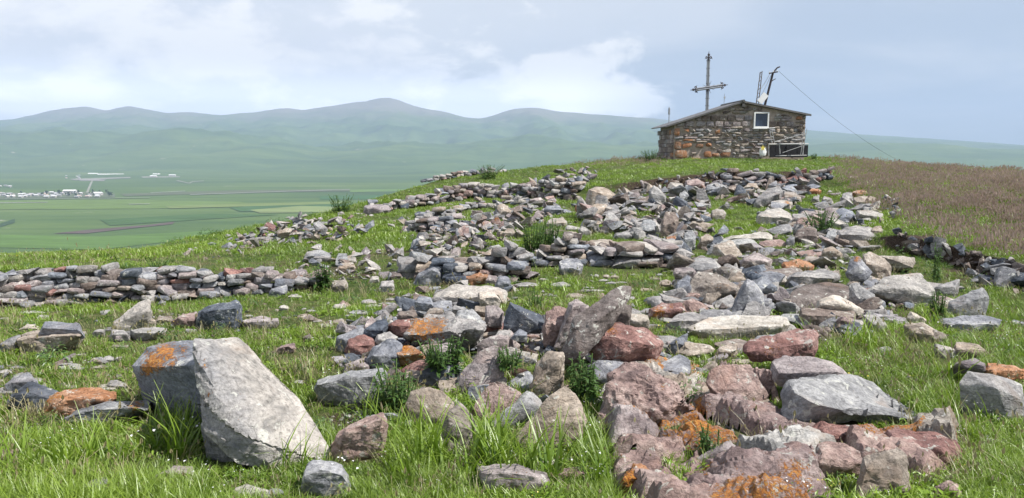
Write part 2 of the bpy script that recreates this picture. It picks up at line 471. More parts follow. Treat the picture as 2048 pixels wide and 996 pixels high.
finish(q, c, 0.95, q.math('ADD', n2, q.math('MULTIPLY', n3, 0.4)), 0.9, 0.05, spec=0.1)
ground_me.materials.append(m)
hill = link('ground', ground_me)
tag(hill, kind='structure')
GBVH = BVHTree.FromPolygons(flat.tolist(), gfaces)


def ground_z(x, y, z0=30.0):
    h = GBVH.ray_cast(Vector((x, y, z0)), Vector((0, 0, -1)))
    return (h[0].z, h[1]) if h[0] is not None else (None, None)


# ------------------------------------------------------------------ the plain and the mountains
PLZ = -150.0


def plainY(row): return (CAM_H - PLZ) / -(ray(0, row)[2] / ray(0, row)[1])


SKY = [(-700, 262), (-200, 250), (0, 241), (60, 233), (100, 222), (130, 216), (175, 211), (200, 216), (215, 222), (235, 216), (262, 212), (300, 219), (330, 226), (365, 223), (440, 231), (500, 225), (545, 218), (575, 216),
       (610, 219), (650, 213), (690, 208), (730, 202), (752, 196), (770, 193), (790, 196), (815, 206), (850, 216), (900, 226), (935, 234), (965, 236), (990, 228), (1020, 219), (1060, 213), (1100, 220), (1160, 225), (1240, 232), (1320, 238),
       (1420, 248), (1520, 254), (1620, 260), (1720, 268), (1850, 276), (2048, 290), (2300, 292), (2800, 290)]
MID = [(-700, 272), (0, 262), (150, 263), (250, 262), (350, 261), (450, 268), (560, 278), (650, 290), (800, 292), (900, 286), (1000, 280), (1100, 277), (1200, 285), (1400, 290), (1600, 285), (1700, 284), (2048, 296), (2800, 300)]
mpx = np.arange(-700, 2801, 5.0)
skyr = np.interp(mpx, [a for a, _ in SKY], [b for _, b in SKY])
midr = np.interp(mpx, [a for a, _ in MID], [b for _, b in MID])
k5 = np.ones(5) / 5
skyr = np.convolve(np.pad(skyr, 2, 'edge'), k5, 'valid')
midr = np.convolve(np.pad(midr, 6, 'edge'), np.ones(13) / 13, 'valid')
Ys = np.concatenate([np.linspace(500, 4200, 40), np.linspace(4350, 15000, 130)])
MV = np.zeros((len(mpx), len(Ys), 3))
for i, px in enumerate(mpx):
    r0 = ray(px, 260.0); ux = r0[0] / r0[1]
    zmid = P(px, midr[i], 7000.0)[2]
    zsky = P(px, skyr[i], 12000.0)[2]
    kz = [PLZ, PLZ, PLZ + 18, zmid, zmid - 25, zmid * .45 + zsky * .45, zsky, zsky - 120, PLZ + 100]
    ky_ = [0, 4200, 5200, 7000, 8000, 10200, 12000, 13000, 15000]
    z = np.interp(Ys, ky_, kz)
    MV[i, :, 0] = ux * Ys; MV[i, :, 1] = Ys; MV[i, :, 2] = z
kk = np.ones(3) / 3
zz = MV[:, :, 2].copy()
for i in range(len(mpx)):
    zz[i] = np.convolve(np.pad(zz[i], 1, 'edge'), kk, 'valid')
zz[:, 110:140] = np.where(np.abs(Ys[110:140] - 12000)[None] < 400, MV[:, 110:140, 2], zz[:, 110:140])
mf = MV.copy(); mf[:, :, 2] = zz; mf = mf.reshape(-1, 3)
mpxx = np.repeat(mpx, len(Ys))
up = (1 - .7 * sstep(mpxx, 1450, 1650)) * np.clip((mf[:, 1] - 4300) / 4000, 0, 1) * (1 - 0.82 * np.exp(-((mf[:, 1] - 12000) / 500) ** 2))
ridge = -np.abs(fbm(mf * [.0011, .0007, 0], 77, 4)) + 0.35
mf[:, 2] += up * (110 * ridge * np.clip(1.1 - np.exp(-((mf[:, 1] - 12000) / 900) ** 2), 0, 1) + 45 * fbm(mf * [.004, .0025, 0], 51, 4))
nj2 = len(Ys)
mfaces = [(i * nj2 + j, (i + 1) * nj2 + j, (i + 1) * nj2 + j + 1, i * nj2 + j + 1) for i in range(len(mpx) - 1) for j in range(nj2 - 1)]
mme = bpy.data.meshes.new('terrain')
mme.from_pydata(mf.tolist(), [], mfaces)
mme.polygons.foreach_set('use_smooth', [True] * len(mme.polygons)); mme.update()
m, q = newmat('plain_and_mountains')
pos = q.n('ShaderNodeNewGeometry').outputs['Position']
pz = q.n('ShaderNodeSeparateXYZ', {0: pos}).outputs[2]
sv = q.vmath('MULTIPLY', pos, (0.0006, 0.0021, 0.0))
a1 = q.noise(sv, 1.0, 6, 0.6, 0.3); a2 = q.noise(q.vmath('MULTIPLY', pos, (0.003, 0.011, 0.004)), 1.0, 6, 0.65, 0.2)
a3 = q.noise(q.vmath('MULTIPLY', pos, (0.0011, 0.0011, 0.003)), 1.0, 8, 0.65, 0.5)
gc = q.ramp(q.math('ADD', q.math('MULTIPLY', a1, .6), q.math('MULTIPLY', a2, .4)), [(0.34, (.042, .075, .030)), (0.46, (.062, .104, .034)), (0.56, (.085, .130, .040)), (0.68, (.12, .16, .058))])
bare = q.math('ADD', q.n('ShaderNodeMapRange', {0: pz, 1: 150.0, 2: 720.0, 3: 0.0, 4: 0.60}).outputs[0], q.math('MULTIPLY', a3, 0.6))
c = q.mix(q.ramp(bare, [(0.50, 0.0), (0.80, 0.85)]), gc, (.185, .165, .135))
c = q.mix(q.ramp(q.noise(q.vmath('MULTIPLY', pos, (.006, .006, .01)), 1.0, 5, .7), [(.66, 0.0), (.72, .5)]), c, (.36, .33, .28))
finish(q, c, 0.95, spec=0.05)
mme.materials.append(m)
terrain = link('terrain', mme); tag(terrain, kind='structure')

# wide land all round, a little below the sheet above
m2_, q = newmat('outer_land')
pos = q.n('ShaderNodeNewGeometry').outputs['Position']
c = q.ramp(q.noise(q.vmath('MULTIPLY', pos, (.0008, .0008, 0)), 1.0, 5), [(0.35, (.04, .085, .026)), (0.65, (.09, .15, .04))])
finish(q, c, 0.95, spec=0.05)
B = 19000.0
ol = pymesh('valley_floor', [(-B, -3000, PLZ - 4), (B, -3000, PLZ - 4), (B, 17500, PLZ - 4), (-B, 17500, PLZ - 4)], [(0, 1, 2, 3)], m2_)
tag(link('valley_floor', ol), kind='structure')


def patch(name, pts, col, dz=1.0, var=0.25):
    """a field, road or track lying on the plain, corners given where they are seen"""
    V = []
    for (x, r) in pts:
        Y = plainY(r); p_ = P(x, r, Y); V.append((p_[0], p_[1], PLZ + dz))
    mt, q_ = newmat(name + '_surface')
    ps = q_.n('ShaderNodeNewGeometry').outputs['Position']
    nn = q_.noise(q_.vmath('MULTIPLY', ps, (0.006, 0.03, 0)), 1.0, 5, .7)
    cc_ = q_.ramp(nn, [(0.3, tuple(v * (1 - var) for v in col)), (0.7, tuple(v * (1 + var) for v in col))])
    finish(q_, cc_, 0.95, spec=0.05)
    cx = sum(v[0] for v in V) / len(V); cy = sum(v[1] for v in V) / len(V)
    me = pymesh(name, [(v[0] - cx, v[1] - cy, 0) for v in V], [tuple(range(len(V)))], mt)
    o = link(name, me, loc=(cx, cy, PLZ + dz)); tag(o, kind='structure')
    if me.polygons[0].normal.z < 0: me.flip_normals()
    return o


patch('field', [(105, 468), (180, 460), (300, 450), (350, 444), (345, 449), (260, 458), (170, 468)], (.085, .068, .06), 1.0)
patch('field', [(0, 448), (30, 438), (30, 446), (0, 455)], (.04, .07, .035), 1.0)
patch('field', [(-80, 402), (250, 400), (480, 404), (520, 412), (300, 418), (-80, 420)], (.10, .15, .04), 1.0)
patch('field', [(240, 388), (470, 381), (700, 379), (700, 383), (480, 386), (250, 393)], (.09, .105, .06), 1.2)
patch('field', [(460, 416), (560, 409), (830, 407), (800, 416), (480, 424)], (.05, .10, .035), 1.4)
patch('field', [(500, 421), (600, 413), (700, 415), (720, 425), (520, 427)], (.16, .20, .08), 1.6)
patch('field', [(330, 413), (500, 408), (700, 404), (700, 408), (520, 413), (340, 418)], (.13, .17, .055), 1.6)
patch('field', [(640, 392), (1060, 388), (1060, 396), (640, 400)], (.045, .10, .035), 1.2)
patch('field', [(700, 380), (1060, 374), (1060, 379), (700, 385)], (.10, .16, .05), 1.2)
patch('field', [(200, 440), (420, 428), (560, 430), (400, 440), (220, 452)], (.05, .095, .03), 1.0)
patch('field', [(0, 470), (200, 474), (420, 462), (460, 470), (200, 500), (0, 496)], (.08, .14, .035), 0.8)
patch('road', [(380, 389.6), (640, 381), (700, 379.3), (700, 380.2), (640, 382), (380, 390.8)], (.20, .21, .17), 2.2)
patch('road', [(-60, 407), (0, 406.2), (96, 405.2), (96, 406.2), (0, 407.4), (-60, 408.2)], (.20, .21, .17), 2.2)
patch('road', [(-60, 399), (200, 397.2), (300, 395.6), (300, 396.5), (200, 398.2), (-60, 400.2)], (.17, .20, .13), 2.2)
patch('road', [(172, 386), (178, 372), (183, 362), (186, 362), (182, 373), (177, 386)], (.22, .22, .18), 2.2)
patch('road', [(258, 409.4), (300, 408.4), (300, 409.2), (258, 410.4)], (.24, .25, .2), 2.4)
patch('road', [(300, 386.4), (370, 382.6), (370, 383.6), (302, 387.4)], (.22, .24, .18), 2.4)
patch('yard', [(138, 358.6), (260, 354.6), (262, 356.6), (150, 361)], (.22, .215, .19), 2.0)
patch('yard', [(150, 357), (212, 360), (208, 362.6), (160, 362)], (.22, .215, .19), 2.1)
patch('yard', [(280, 352), (360, 352), (360, 355), (285, 356)], (.22, .22, .18), 2.0)
patch('road', [(355, 361), (378, 366.5), (384, 363.4), (408, 361.8), (408, 362.8), (386, 364.6), (379, 368), (352, 362)], (.22, .23, .18), 2.1)
patch('yard', [(-40, 386), (60, 386), (190, 384), (230, 388), (230, 395), (-40, 398)], (.10, .12, .075), 1.4)
# ------------------------------------------------------------------ stones
TRI_V, TRI_F = [], []     # every stone in world space, to keep the grass off it
tri_off = 0


def note_tris(V, Fc):
    global tri_off
    TRI_V.append(V); TRI_F.append(np.asarray(Fc) + tri_off); tri_off += len(V)


def hull_mesh(pts, L, seed, chips=8, rough=1.0, strata=0.0, sdir=(0, .2, 1), smooth=2, chipdepth=0.10, maxp=9):
    """a broken stone: hull of the points, refined to edge length L, chipped, layered and roughened"""
    r = np.random.default_rng(seed)
    bm = bmesh.new()
    for p in pts: bm.verts.new(p)
    res = bmesh.ops.convex_hull(bm, input=bm.verts)
    dele = list({e for e in res['geom_interior'] + res['geom_unused'] if isinstance(e, bmesh.types.BMVert)})
    if dele: bmesh.ops.delete(bm, geom=dele, context='VERTS')
    loose = [v for v in bm.verts if not v.link_faces]
    if loose: bmesh.ops.delete(bm, geom=loose, context='VERTS')
    for _ in range(maxp):
        ed = [e for e in bm.edges if e.calc_length() > L * 1.45]
        if not ed: break
        bmesh.ops.subdivide_edges(bm, edges=ed, cuts=1)
        bmesh.ops.triangulate(bm, faces=[f for f in bm.faces if len(f.verts) > 3])
        if len(bm.verts) > 9000: break
    bm.verts.index_update()
    V = np.array([v.co[:] for v in bm.verts]); Fc = np.array([[v.index for v in f.verts] for f in bm.faces])
    E = np.array([[e.verts[0].index, e.verts[1].index] for e in bm.edges])
    bm.free()
    ext = V.max(0) - V.min(0); size = float(np.sort(ext)[1]); c = V.mean(0)

    def lap(V, f):
        s = np.zeros_like(V); n = np.zeros(len(V))
        np.add.at(s, E[:, 0], V[E[:, 1]]); np.add.at(s, E[:, 1], V[E[:, 0]])
        np.add.at(n, E[:, 0], 1); np.add.at(n, E[:, 1], 1)
        return V * (1 - f) + f * s / n[:, None]
    def normals(V):
        fn = np.cross(V[Fc[:, 1]] - V[Fc[:, 0]], V[Fc[:, 2]] - V[Fc[:, 0]]); n = np.zeros_like(V)
        for k in range(3): np.add.at(n, Fc[:, k], fn)
        return n / (np.linalg.norm(n, axis=1)[:, None] + 1e-12)
    for k in range(chips):
        d = r.normal(size=3); d /= np.linalg.norm(d)
        s = (V - c) @ d; mx = s.max(); lim = mx - r.uniform(0.15, 1.0) * chipdepth * (s.max() - s.min())
        over = np.maximum(s - lim, 0)
        V = V - np.outer(over * 0.9, d)
    for _ in range(smooth): V = lap(V, 0.30)
    n = normals(V)
    q0 = (V - c) / size
    disp = 0.030 * fbm(q0 * 2.1 + seed, seed, 3) + 0.022 * fbm(q0 * 6.0 + seed, seed + 5, 3)
    # stepped fracture facets
    ff = fbm(q0 * 3.1 + seed * 1.7, seed + 9, 2); disp += 0.040 * np.round(ff * 2.5) / 2.5
    V = V + n * (disp * min(size, .55) * rough)[:, None]
    if len(V) > 900: V = lap(V, .12)
    if strata:
        sd = np.array(sdir, float); sd /= np.linalg.norm(sd)
        t = q0 @ sd * 11 + 0.8 * fbm(q0 * 2.0, seed + 3, 2)
        st = vnoise(np.stack([np.round(t), np.round(t) * 0, t * 0], 1) * 1.37, seed + 8)
        hor = n - np.outer(n @ sd, sd)
        V = V + hor * (st * 0.035 * strata * size)[:, None]
    return V, Fc


def mesh_from(name, V, Fc, kind, lich=None):
    me = bpy.data.meshes.new(name)
    me.vertices.add(len(V)); me.vertices.foreach_set('co', V.astype(np.float32).reshape(-1))
    me.loops.add(len(Fc) * 3); me.loops.foreach_set('vertex_index', Fc.astype(np.int32).reshape(-1))
    me.polygons.add(len(Fc)); me.polygons.foreach_set('loop_start', np.arange(0, len(Fc) * 3, 3, dtype=np.int32))
    me.update(calc_edges=True)
    me.polygons.foreach_set('use_smooth', np.ones(len(Fc), bool))
    me.set_sharp_from_angle(angle=math.radians(26))
    me.materials.append(rock_material(kind))
    if lich is not None:
        a = me.attributes.new('lichen', 'FLOAT', 'POINT'); a.data.foreach_set('value', lich.astype(np.float32))
    me.update()
    return me


ZT = {'Z0': (0, 0, 1.0), 'Z1': (0, 500, 2.0086), 'Z2': (600, 500, 2.0086), 'Z3': (1200, 500, 2.0082), 'Z6': (600, 300, 2.767),
      'Z7': (1150, 300, 2.767), 'Z9': (1600, 280, 2.929), 'Z8': (1600, 600, 2.5156), 'Z4': (1280, 80, 3.5575)}
OWN = {}
rock_seed = [100]


def R(z, kind, poly, label=None, own=None, T=0.7, f=0.5, base=None, dep=None, shade_tone=None, smooth=1, ridge=None, lich=(), rough=None, strata=0.0, res=None,
      chips=6, name='rock', cat='rock', group=None, back=(), sdir=(0, .2, 1), part=None):
    """one stone from its outline as seen (poly), lying on the ground where its foot is seen"""
    ox, oy, sc = ZT[z]
    PL = [((p[0] / sc + ox), (p[1] / sc + oy)) + ((p[2],) if len(p) > 2 else (None,)) for p in poly]
    xs = [p[0] for p in PL]; ys = [p[1] for p in PL]
    mx_, my_ = (min(xs) + max(xs)) / 2, (min(ys) + max(ys)) / 2
    PL = [(mx_ + (p[0] - mx_) * 1.05, my_ + (p[1] - my_) * 1.05, p[2]) for p in PL]; xs = [p[0] for p in PL]; ys = [p[1] for p in PL]
    yb, yt = max(ys), min(ys); xl, xr = min(xs), max(xs); xc = (xl + xr) / 2
    xbot = [p[0] for p in PL if p[1] > yb - 0.25 * (yb - yt)]; xbot = sum(xbot) / len(xbot)
    Y0 = gY(xbot, (base / sc + oy) if base else min(yb, 1200))
    if dep: Y0 = min(dep, Y0 + .02)
    wid = (xr - xl) / F_PX * Y0
    Tm = T * min(wid, 1.15 * (yb - yt) / F_PX * Y0 * 2.0 + 0.25 * wid)
    rock_seed[0] += 1; sd = rock_seed[0]; rr = random.Random(sd)
    pts = []
    for (x, y, dz) in PL:
        t = (yb - y) / (yb - yt)
        Y = Y0 + (dz if dz is not None else Tm * (t ** 0.9) + 0.0)
        p = P(x, y, Y); pts.append(p)
        if dz is None and t > 0.3:
            xx = xc + (x - xc) * 0.8
            pb = P(xx, y, Y); gz = P(xbot, yb, Y0)[2]
            pts.append(np.array([pb[0], pb[1], min(gz - 0.03, pb[2])]))
        if t < 0.3 and not dep:
            pts.append(p + np.array([0, 0.02, -0.06]))
    if ridge is None:
        yr = yb - (yb - yt) * f
        def xat(y):
            cr = []
            for a, b in zip(PL, PL[1:] + PL[:1]):
                if (a[1] - y) * (b[1] - y) <= 0 and a[1] != b[1]: cr.append(a[0] + (b[0] - a[0]) * (y - a[1]) / (b[1] - a[1]))
            return (min(cr), max(cr)) if cr else (xl, xr)
        a, b = xat(yr)
        rid = [(a + (b - a) * k, yr + rr.uniform(-.12, .12) * (yb - yt)) for k in (0.12, rr.uniform(.35, .6), 0.88)]
        for (x, y) in rid: pts.append(P(x, y, Y0 - Tm * rr.uniform(0.0, 0.12)))
    else:
        for p_ in ridge:
            x, y = p_[0] / sc + ox, p_[1] / sc + oy
            pts.append(P(x, y, Y0 + (p_[2] if len(p_) > 2 else -0.03 * Tm)))
    for p_ in back:
        pts.append(P(p_[0] / sc + ox, p_[1] / sc + oy, Y0 + p_[2]))
    big = max(xr - xl, yb - yt)
    L = res or (wid / (13 if big < 40 else 20 if big < 90 else 30 if big < 200 else 42)) * max(1.0, 0.9)
    if big > 90 and res is None: L = max(L, 0.011)
    kr_ = rough if rough is not None else {'pink': 1.5, 'red': 1.3, 'orange': 1.2, 'tan': .9}.get(kind, 0.8)
    V, Fc = hull_mesh(pts, L, sd, chips=chips, rough=kr_, strata=strata, sdir=sdir, chipdepth=0.085, smooth=smooth)
    base_pt = np.array([V[:, 0].mean(), V[:, 1].mean(), V[:, 2].min()])
    la = None
    if lich:
        la = np.zeros(len(V)); vx, vy = project(V)
        for (lx, ly, lr, ls) in lich:
            lx, ly, lr = lx / sc + ox, ly / sc + oy, lr / sc
            la = np.maximum(la, ls * np.exp(-((vx - lx) ** 2 + (vy - ly) ** 2) / lr ** 2))
    note_tris(V, Fc)
    vxy = project(V) if shade_tone else None
    nm = name if own is None else (part or 'stone')
    me = mesh_from(nm, V - base_pt, Fc, kind, la)
    if shade_tone:
        a_ = me.attributes.new('shade_tone', 'FLOAT', 'POINT'); a_.data.foreach_set('value', np.asarray(shade_tone((vxy[0] - ox) * sc, (vxy[1] - oy) * sc), np.float32))
    if own is None:
        o = link(nm, me, loc=base_pt); tag(o, label, cat, group)
    else:
        par = OWN[own]
        o = link(nm, me, par, loc=base_pt - np.array(par.location))
    return o


# shared stones for walls and rubble: unit size ones, eight shapes, slabby or blocky
UNIT = {}


def unit_stone(kind, i, style):
    key = (kind, i, style)
    if key in UNIT: return UNIT[key]
    base = UNIT.get((i, style))
    if base is None:
        r = np.random.default_rng(500 + i * 7 + (0 if style == 'slab' else 100 if style == 'rub' else 300))
        if style == 'slab':
            pts = [(sx * r.uniform(.30, .5), sy * r.uniform(.3, .5), sz * r.uniform(.25, .5)) for sx in (-1, 1) for sy in (-1, 1) for sz in (-1, 1)]
            pts += [(r.choice([-1, 1]) * .5, r.uniform(-.25, .25), r.uniform(-.3, .3)), (r.uniform(-.3, .3), -.5, r.uniform(-.4, .4))]
            V, Fc = hull_mesh(pts, .30, 900 + i, chips=4, rough=0.8, smooth=1, chipdepth=.08)
        elif style == 'big':
            pts = r.normal(size=(10, 3)); pts /= np.linalg.norm(pts, axis=1)[:, None]; pts = np.sign(pts) * np.abs(pts) ** .5 * r.uniform(.7, 1, (10, 1)) * .5
            V, Fc = hull_mesh(pts, .085, 1100 + i, chips=4, rough=1.0, smooth=1, chipdepth=.08, strata=.5)
        elif style == 'brick':
            pts = [(x * r.uniform(.93, 1) * .5, y * r.uniform(.9, 1) * .5, z * r.uniform(.88, 1) * .5) for x in (-1, 1) for y in (-1, 1) for z in (-1, 1)]
            V, Fc = hull_mesh(pts, .34, 500 + i, chips=2, rough=0.7, smooth=1, chipdepth=.04)
        else:
            n = r.integers(8, 12)
            pts = r.normal(size=(n, 3)); pts /= np.linalg.norm(pts, axis=1)[:, None]
            pts = np.sign(pts) * np.abs(pts) ** r.uniform(.5, .9) * r.uniform(.75, 1, (n, 1))
            pts *= [.5, .5, .5]
            V, Fc = hull_mesh(pts, .38, 700 + i, chips=3, rough=0.8, smooth=0, chipdepth=.12)
        V = (V - (V.max(0) + V.min(0)) / 2) / (V.max(0) - V.min(0))
        base = UNIT[(i, style)] = (V, Fc)
    me = mesh_from('stone', base[0], base[1], kind)
    UNIT[key] = me
    return me


def put_stone(par, kind, c, dims, rot, style='rub', i=None, name='stone', owner_tags=None):
    i = random.randrange(10) if i is None else i
    me = unit_stone(kind, i, style)
    e = Euler(rot)
    pl = np.array(par.location) if par is not None else 0
    o = link(name, me, par, loc=np.array(c) - pl, rot=e, scale=dims)
    if max(dims) > 0.10:
        V, Fc = UNIT[(i, style)]
        M = np.array(e.to_matrix())
        note_tris((V * np.array(dims)) @ M.T + np.array(c), Fc)
    if owner_tags: tag(o, **owner_tags)
    return o


MIXED = ['grey'] * 6 + ['blue'] * 2 + ['pale'] * 3 + ['brown'] * 3 + ['mauve'] * 2 + ['tan'] * 2 + ['dark'] + ['pink'] + ['orange'] * 0


def pick(kinds): return random.choice(kinds)


def wall(key, name, label, path, w=34, h=15, thick=0.30, kinds=MIXED, layers=2, cat='stone wall', tilt=0.15, jit=0.25, cap=2, own=None, slab=.75):
    """dry stone walling: path of (px, foot row, top row)"""
    path = [tuple(map(float, p)) for p in path]
    if own is None:
        x0, b0, _ = path[len(path) // 2]
        par = empty(name, P(x0, b0, gY(x0, b0)), label=label, cat=cat); OWN[key] = par
    else: par = OWN[own]
    n = 0
    for layer in range(layers):
        x = path[0][0]; 
        c = 0
        while True:
            c += 1
            hh = h * 0.86 * (c - 0.5)
            # walk along this course
            x = path[0][0] + random.uniform(-w, 0) * .6
            anyp = False
            while x < path[-1][0]:
                fb = np.interp(x, [p[0] for p in path], [p[1] for p in path]); ft = np.interp(x, [p[0] for p in path], [p[2] for p in path])
                ww = w * random.uniform(.6, 1.45); h2 = h * random.uniform(.7, 1.3)
                top = fb - hh
                xc = x + ww / 2; x += ww * 0.93
                lim = ft + random.uniform(-.5, .9) * h
                if top < lim: continue
                anyp = True
                if layer and (fb - ft) - hh > cap * h: continue
                Y = gY(xc, fb) + layer * thick + 0.025 * c + random.uniform(-.5, .5) * thick * jit
                s = Y / F_PX
                pc = P(xc, top + random.uniform(-.15, .15) * h, Y)
                if layer: pc[2] += random.uniform(-.3, .3) * h * s
                d = (ww * s * 1.02, thick * random.uniform(.7, 1.1), h2 * s * 1.08)
                ang = math.atan2(0, 1)
                put_stone(par, pick(kinds), pc, d, (random.uniform(-tilt, tilt), random.gauss(0, tilt), random.uniform(-.3, .3)), 'slab' if random.random() < slab else 'rub')
                n += 1
            if not anyp or c > 14: break
    return par


SMALL = {}


def inpoly(x, y, poly):
    r = False
    for (x1, y1), (x2, y2) in zip(poly, poly[1:] + poly[:1]):
        if (y1 > y) != (y2 > y) and x < (x2 - x1) * (y - y1) / (y2 - y1) + x1: r = not r
    return r


def heap(key, name, label, poly, n, size=(14, 34), pile=0.0, kinds=MIXED, own=None, cat='stone heap', flatness=(.16, .62), z='Z0', tilt=.45, group=None, top=False):
    """fallen stones lying where seen inside the outline"""
    ox, oy, sc = ZT[z]; poly = [(a / sc + ox, b / sc + oy) for a, b in poly]
    xs = [p[0] for p in poly]; ys = [p[1] for p in poly]
    cx, cy = sum(xs) / len(xs), max(ys)
    if own: par = OWN[own]
    elif top: par = None
    else:
        yy = sum(ys) / len(ys); par = empty(name, P(cx, yy, gY(cx, yy)), label=label, cat=cat); OWN[key] = par
    k = 0; placed = []; tries = 0
    while k < n and tries < n * 40:
        tries += 1
        x = random.uniform(min(xs), max(xs)); y = random.uniform(min(ys), max(ys))
        if not inpoly(x, y, poly): continue
        s_ = random.uniform(0, 1) ** 2.3 * (size[1] * 1.15 - size[0]) + size[0]
        if any(abs(x - a) < (s_ + b) * .36 and abs(y - c) < (s_ + b) * .16 for a, c, b in placed): 
            if not pile: continue
        placed.append((x, y, s_))
        Y = gY(x, y); s = Y / F_PX
        W_ = s_ * s; H_ = W_ * random.uniform(*flatness); D_ = W_ * random.uniform(.6, 1.0)
        edge = 1.0
        p = P(x, y, Y)
        gz, _ = ground_z(p[0], p[1])
        if gz is not None: p[2] = gz
        p[2] += H_ * 0.28 + pile * random.random() ** 1.6
        if top:
            i = random.randrange(10); kd = pick(kinds); unit_stone(kd, i, 'rub'); V, Fc = UNIT[(i, 'rub')]
            M = np.array(Euler((random.gauss(0, tilt * .4), random.gauss(0, tilt * .6), random.uniform(0, 6.28))).to_matrix())
            V = (V * [W_, D_, H_]) @ M.T + p; SMALL.setdefault(kd, []).append((V, Fc)); k += 1
            continue
        o = put_stone(par, pick(kinds), p, (W_, D_, H_), (random.gauss(0, tilt * .6), random.gauss(0, tilt), random.uniform(0, 6.28)), 'big' if s_ > 38 else 'rub',
                      name='rock' if top else 'stone', owner_tags=dict(label=label, cat='rock', group=group) if top else None)
        k += 1
    return par


def bedrock(par, poly, h, kinds, seed, cell=.02, lich=0.6, ncell=34):
    """rough bedrock rising from the ground inside an outline seen in the photo"""
    W_ = [P(a, b, gY(a, b)) for a, b in poly]; xs = [w[0] for w in W_]; ys = [w[1] for w in W_]
    gx = np.arange(min(xs) - .1, max(xs) + .1, cell); gy = np.arange(min(ys) - .1, max(ys) + .1, cell)
    X, Y = np.meshgrid(gx, gy, indexing='ij'); n1, n2 = X.shape; x = X.ravel(); y = Y.ravel()
    d = np.full(len(x), 9.0); ins = np.zeros(len(x), bool)
    for (a, b) in zip(W_, W_[1:] + W_[:1]):
        ax, ay, bx, by = a[0], a[1], b[0], b[1]; L2 = (bx - ax) ** 2 + (by - ay) ** 2 + 1e-9
        t = np.clip(((x - ax) * (bx - ax) + (y - ay) * (by - ay)) / L2, 0, 1)
        d = np.minimum(d, np.hypot(x - ax - t * (bx - ax), y - ay - t * (by - ay)))
        ins ^= ((ay > y) != (by > y)) & (x < (bx - ax) * (y - ay) / (by - ay + 1e-12) + ax)
    d = np.where(ins, d, -d); p = np.stack([x, y, 0 * x], 1)
    g0 = np.array([ground_z(float(a), float(b))[0] or 0 for a, b in zip(x, y)])
    r = np.random.default_rng(seed); inside = np.where(d > .02)[0]
    sites = p[r.choice(inside, ncell)][:, :2]
    wx = x + .09 * fbm(p * 4, seed + 30, 3); wy = y + .09 * fbm(p * 4, seed + 31, 3)
    dd = np.hypot(wx[:, None] - sites[None, :, 0], (wy[:, None] - sites[None, :, 1]) * 1.25)
    o_ = np.argsort(dd, 1)[:, :2]; d1 = dd[np.arange(len(x)), o_[:, 0]]; d2 = dd[np.arange(len(x)), o_[:, 1]]; cid = o_[:, 0]
    gap = np.minimum((d2 - d1), np.maximum(d, 0) * 1.5 + .03 * fbm(p * 6, seed, 3))
    hh = r.uniform(.25, 1.1, ncell) * h; tx = r.normal(0, .11, ncell); ty = r.normal(.04, .10, ncell)
    e = sstep(gap + .03 * fbm(p * 3, seed + 40, 2), 0.0, .14) ** .8
    top = hh[cid] + (x - sites[cid, 0]) * tx[cid] + (y - sites[cid, 1]) * ty[cid]
    st = fbm(p * 4.4, seed + 4, 2); top = top + .35 * h * np.round(st * 2.2) / 2.2 + .12 * h * (1 - np.abs(fbm(p * 5, seed + 2, 3)))
    z = g0 - .05 + e * (np.maximum(top, .01) + .05) + .020 * fbm(p * 13, seed + 6, 4) * e
    V = np.stack([x, y, z], 1)
    la = lich * sstep(fbm(p * 1.9, seed + 20, 3), .0, .6)
    Fq = np.array([(i * n2 + j, (i + 1) * n2 + j, (i + 1) * n2 + j + 1) for i in range(n1 - 1) for j in range(n2 - 1)] + [(i * n2 + j, (i + 1) * n2 + j + 1, i * n2 + j + 1) for i in range(n1 - 1) for j in range(n2 - 1)])
    on = e > .01
    for c in range(ncell):
        f_ = Fq[(cid[Fq] == c).all(1) & on[Fq].any(1)]
        if len(f_) < 30: continue
        lab = np.arange(len(V))
        for _k in range(400):
            m_ = lab[f_].min(1); old = lab.copy()
            for kk_ in range(3): np.minimum.at(lab, f_[:, kk_], m_)
            if (old == lab).all(): break
        fl = lab[f_[:, 0]]; u_, cnt = np.unique(fl, return_counts=True); f_ = f_[fl == u_[cnt.argmax()]]
        used = np.unique(f_); mp = np.full(len(V), -1); mp[used] = np.arange(len(used)); Vc = V[used]; Fc = mp[f_]
        note_tris(Vc, Fc); b0 = Vc.mean(0)
        link('outcrop_block', mesh_from('outcrop_block', Vc - b0, Fc, r.choice(kinds), la[used]), par, loc=b0 - np.array(par.location))
# ------------------------------------------------------------------ the foreground boulders, one by one
OWN['hero'] = empty('boulder', P(440, 930, gY(440, 930)), label='large pale grey split boulder leaning left with orange lichen on its left corner', cat='boulder')
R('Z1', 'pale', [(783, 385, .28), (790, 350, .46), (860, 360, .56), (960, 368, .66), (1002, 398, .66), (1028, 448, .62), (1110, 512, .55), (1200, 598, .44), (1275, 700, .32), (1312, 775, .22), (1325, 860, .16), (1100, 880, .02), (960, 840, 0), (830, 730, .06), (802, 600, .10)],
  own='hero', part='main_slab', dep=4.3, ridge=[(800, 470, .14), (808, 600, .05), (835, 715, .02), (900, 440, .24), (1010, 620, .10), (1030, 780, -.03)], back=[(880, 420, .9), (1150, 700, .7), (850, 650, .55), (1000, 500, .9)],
  res=.016, chips=2, rough=.7, smooth=0, strata=.5, sdir=(.5, .2, .8), lich=[(815, 460, 22, .7), (840, 578, 20, .8), (900, 365, 16, .4)], shade_tone=lambda x, y: np.clip(.55 * sstep(-(x - (y - 400) * .5), -980, -800), 0, .9))  # blue-grey towards the left: partly stone colour, partly painted shade
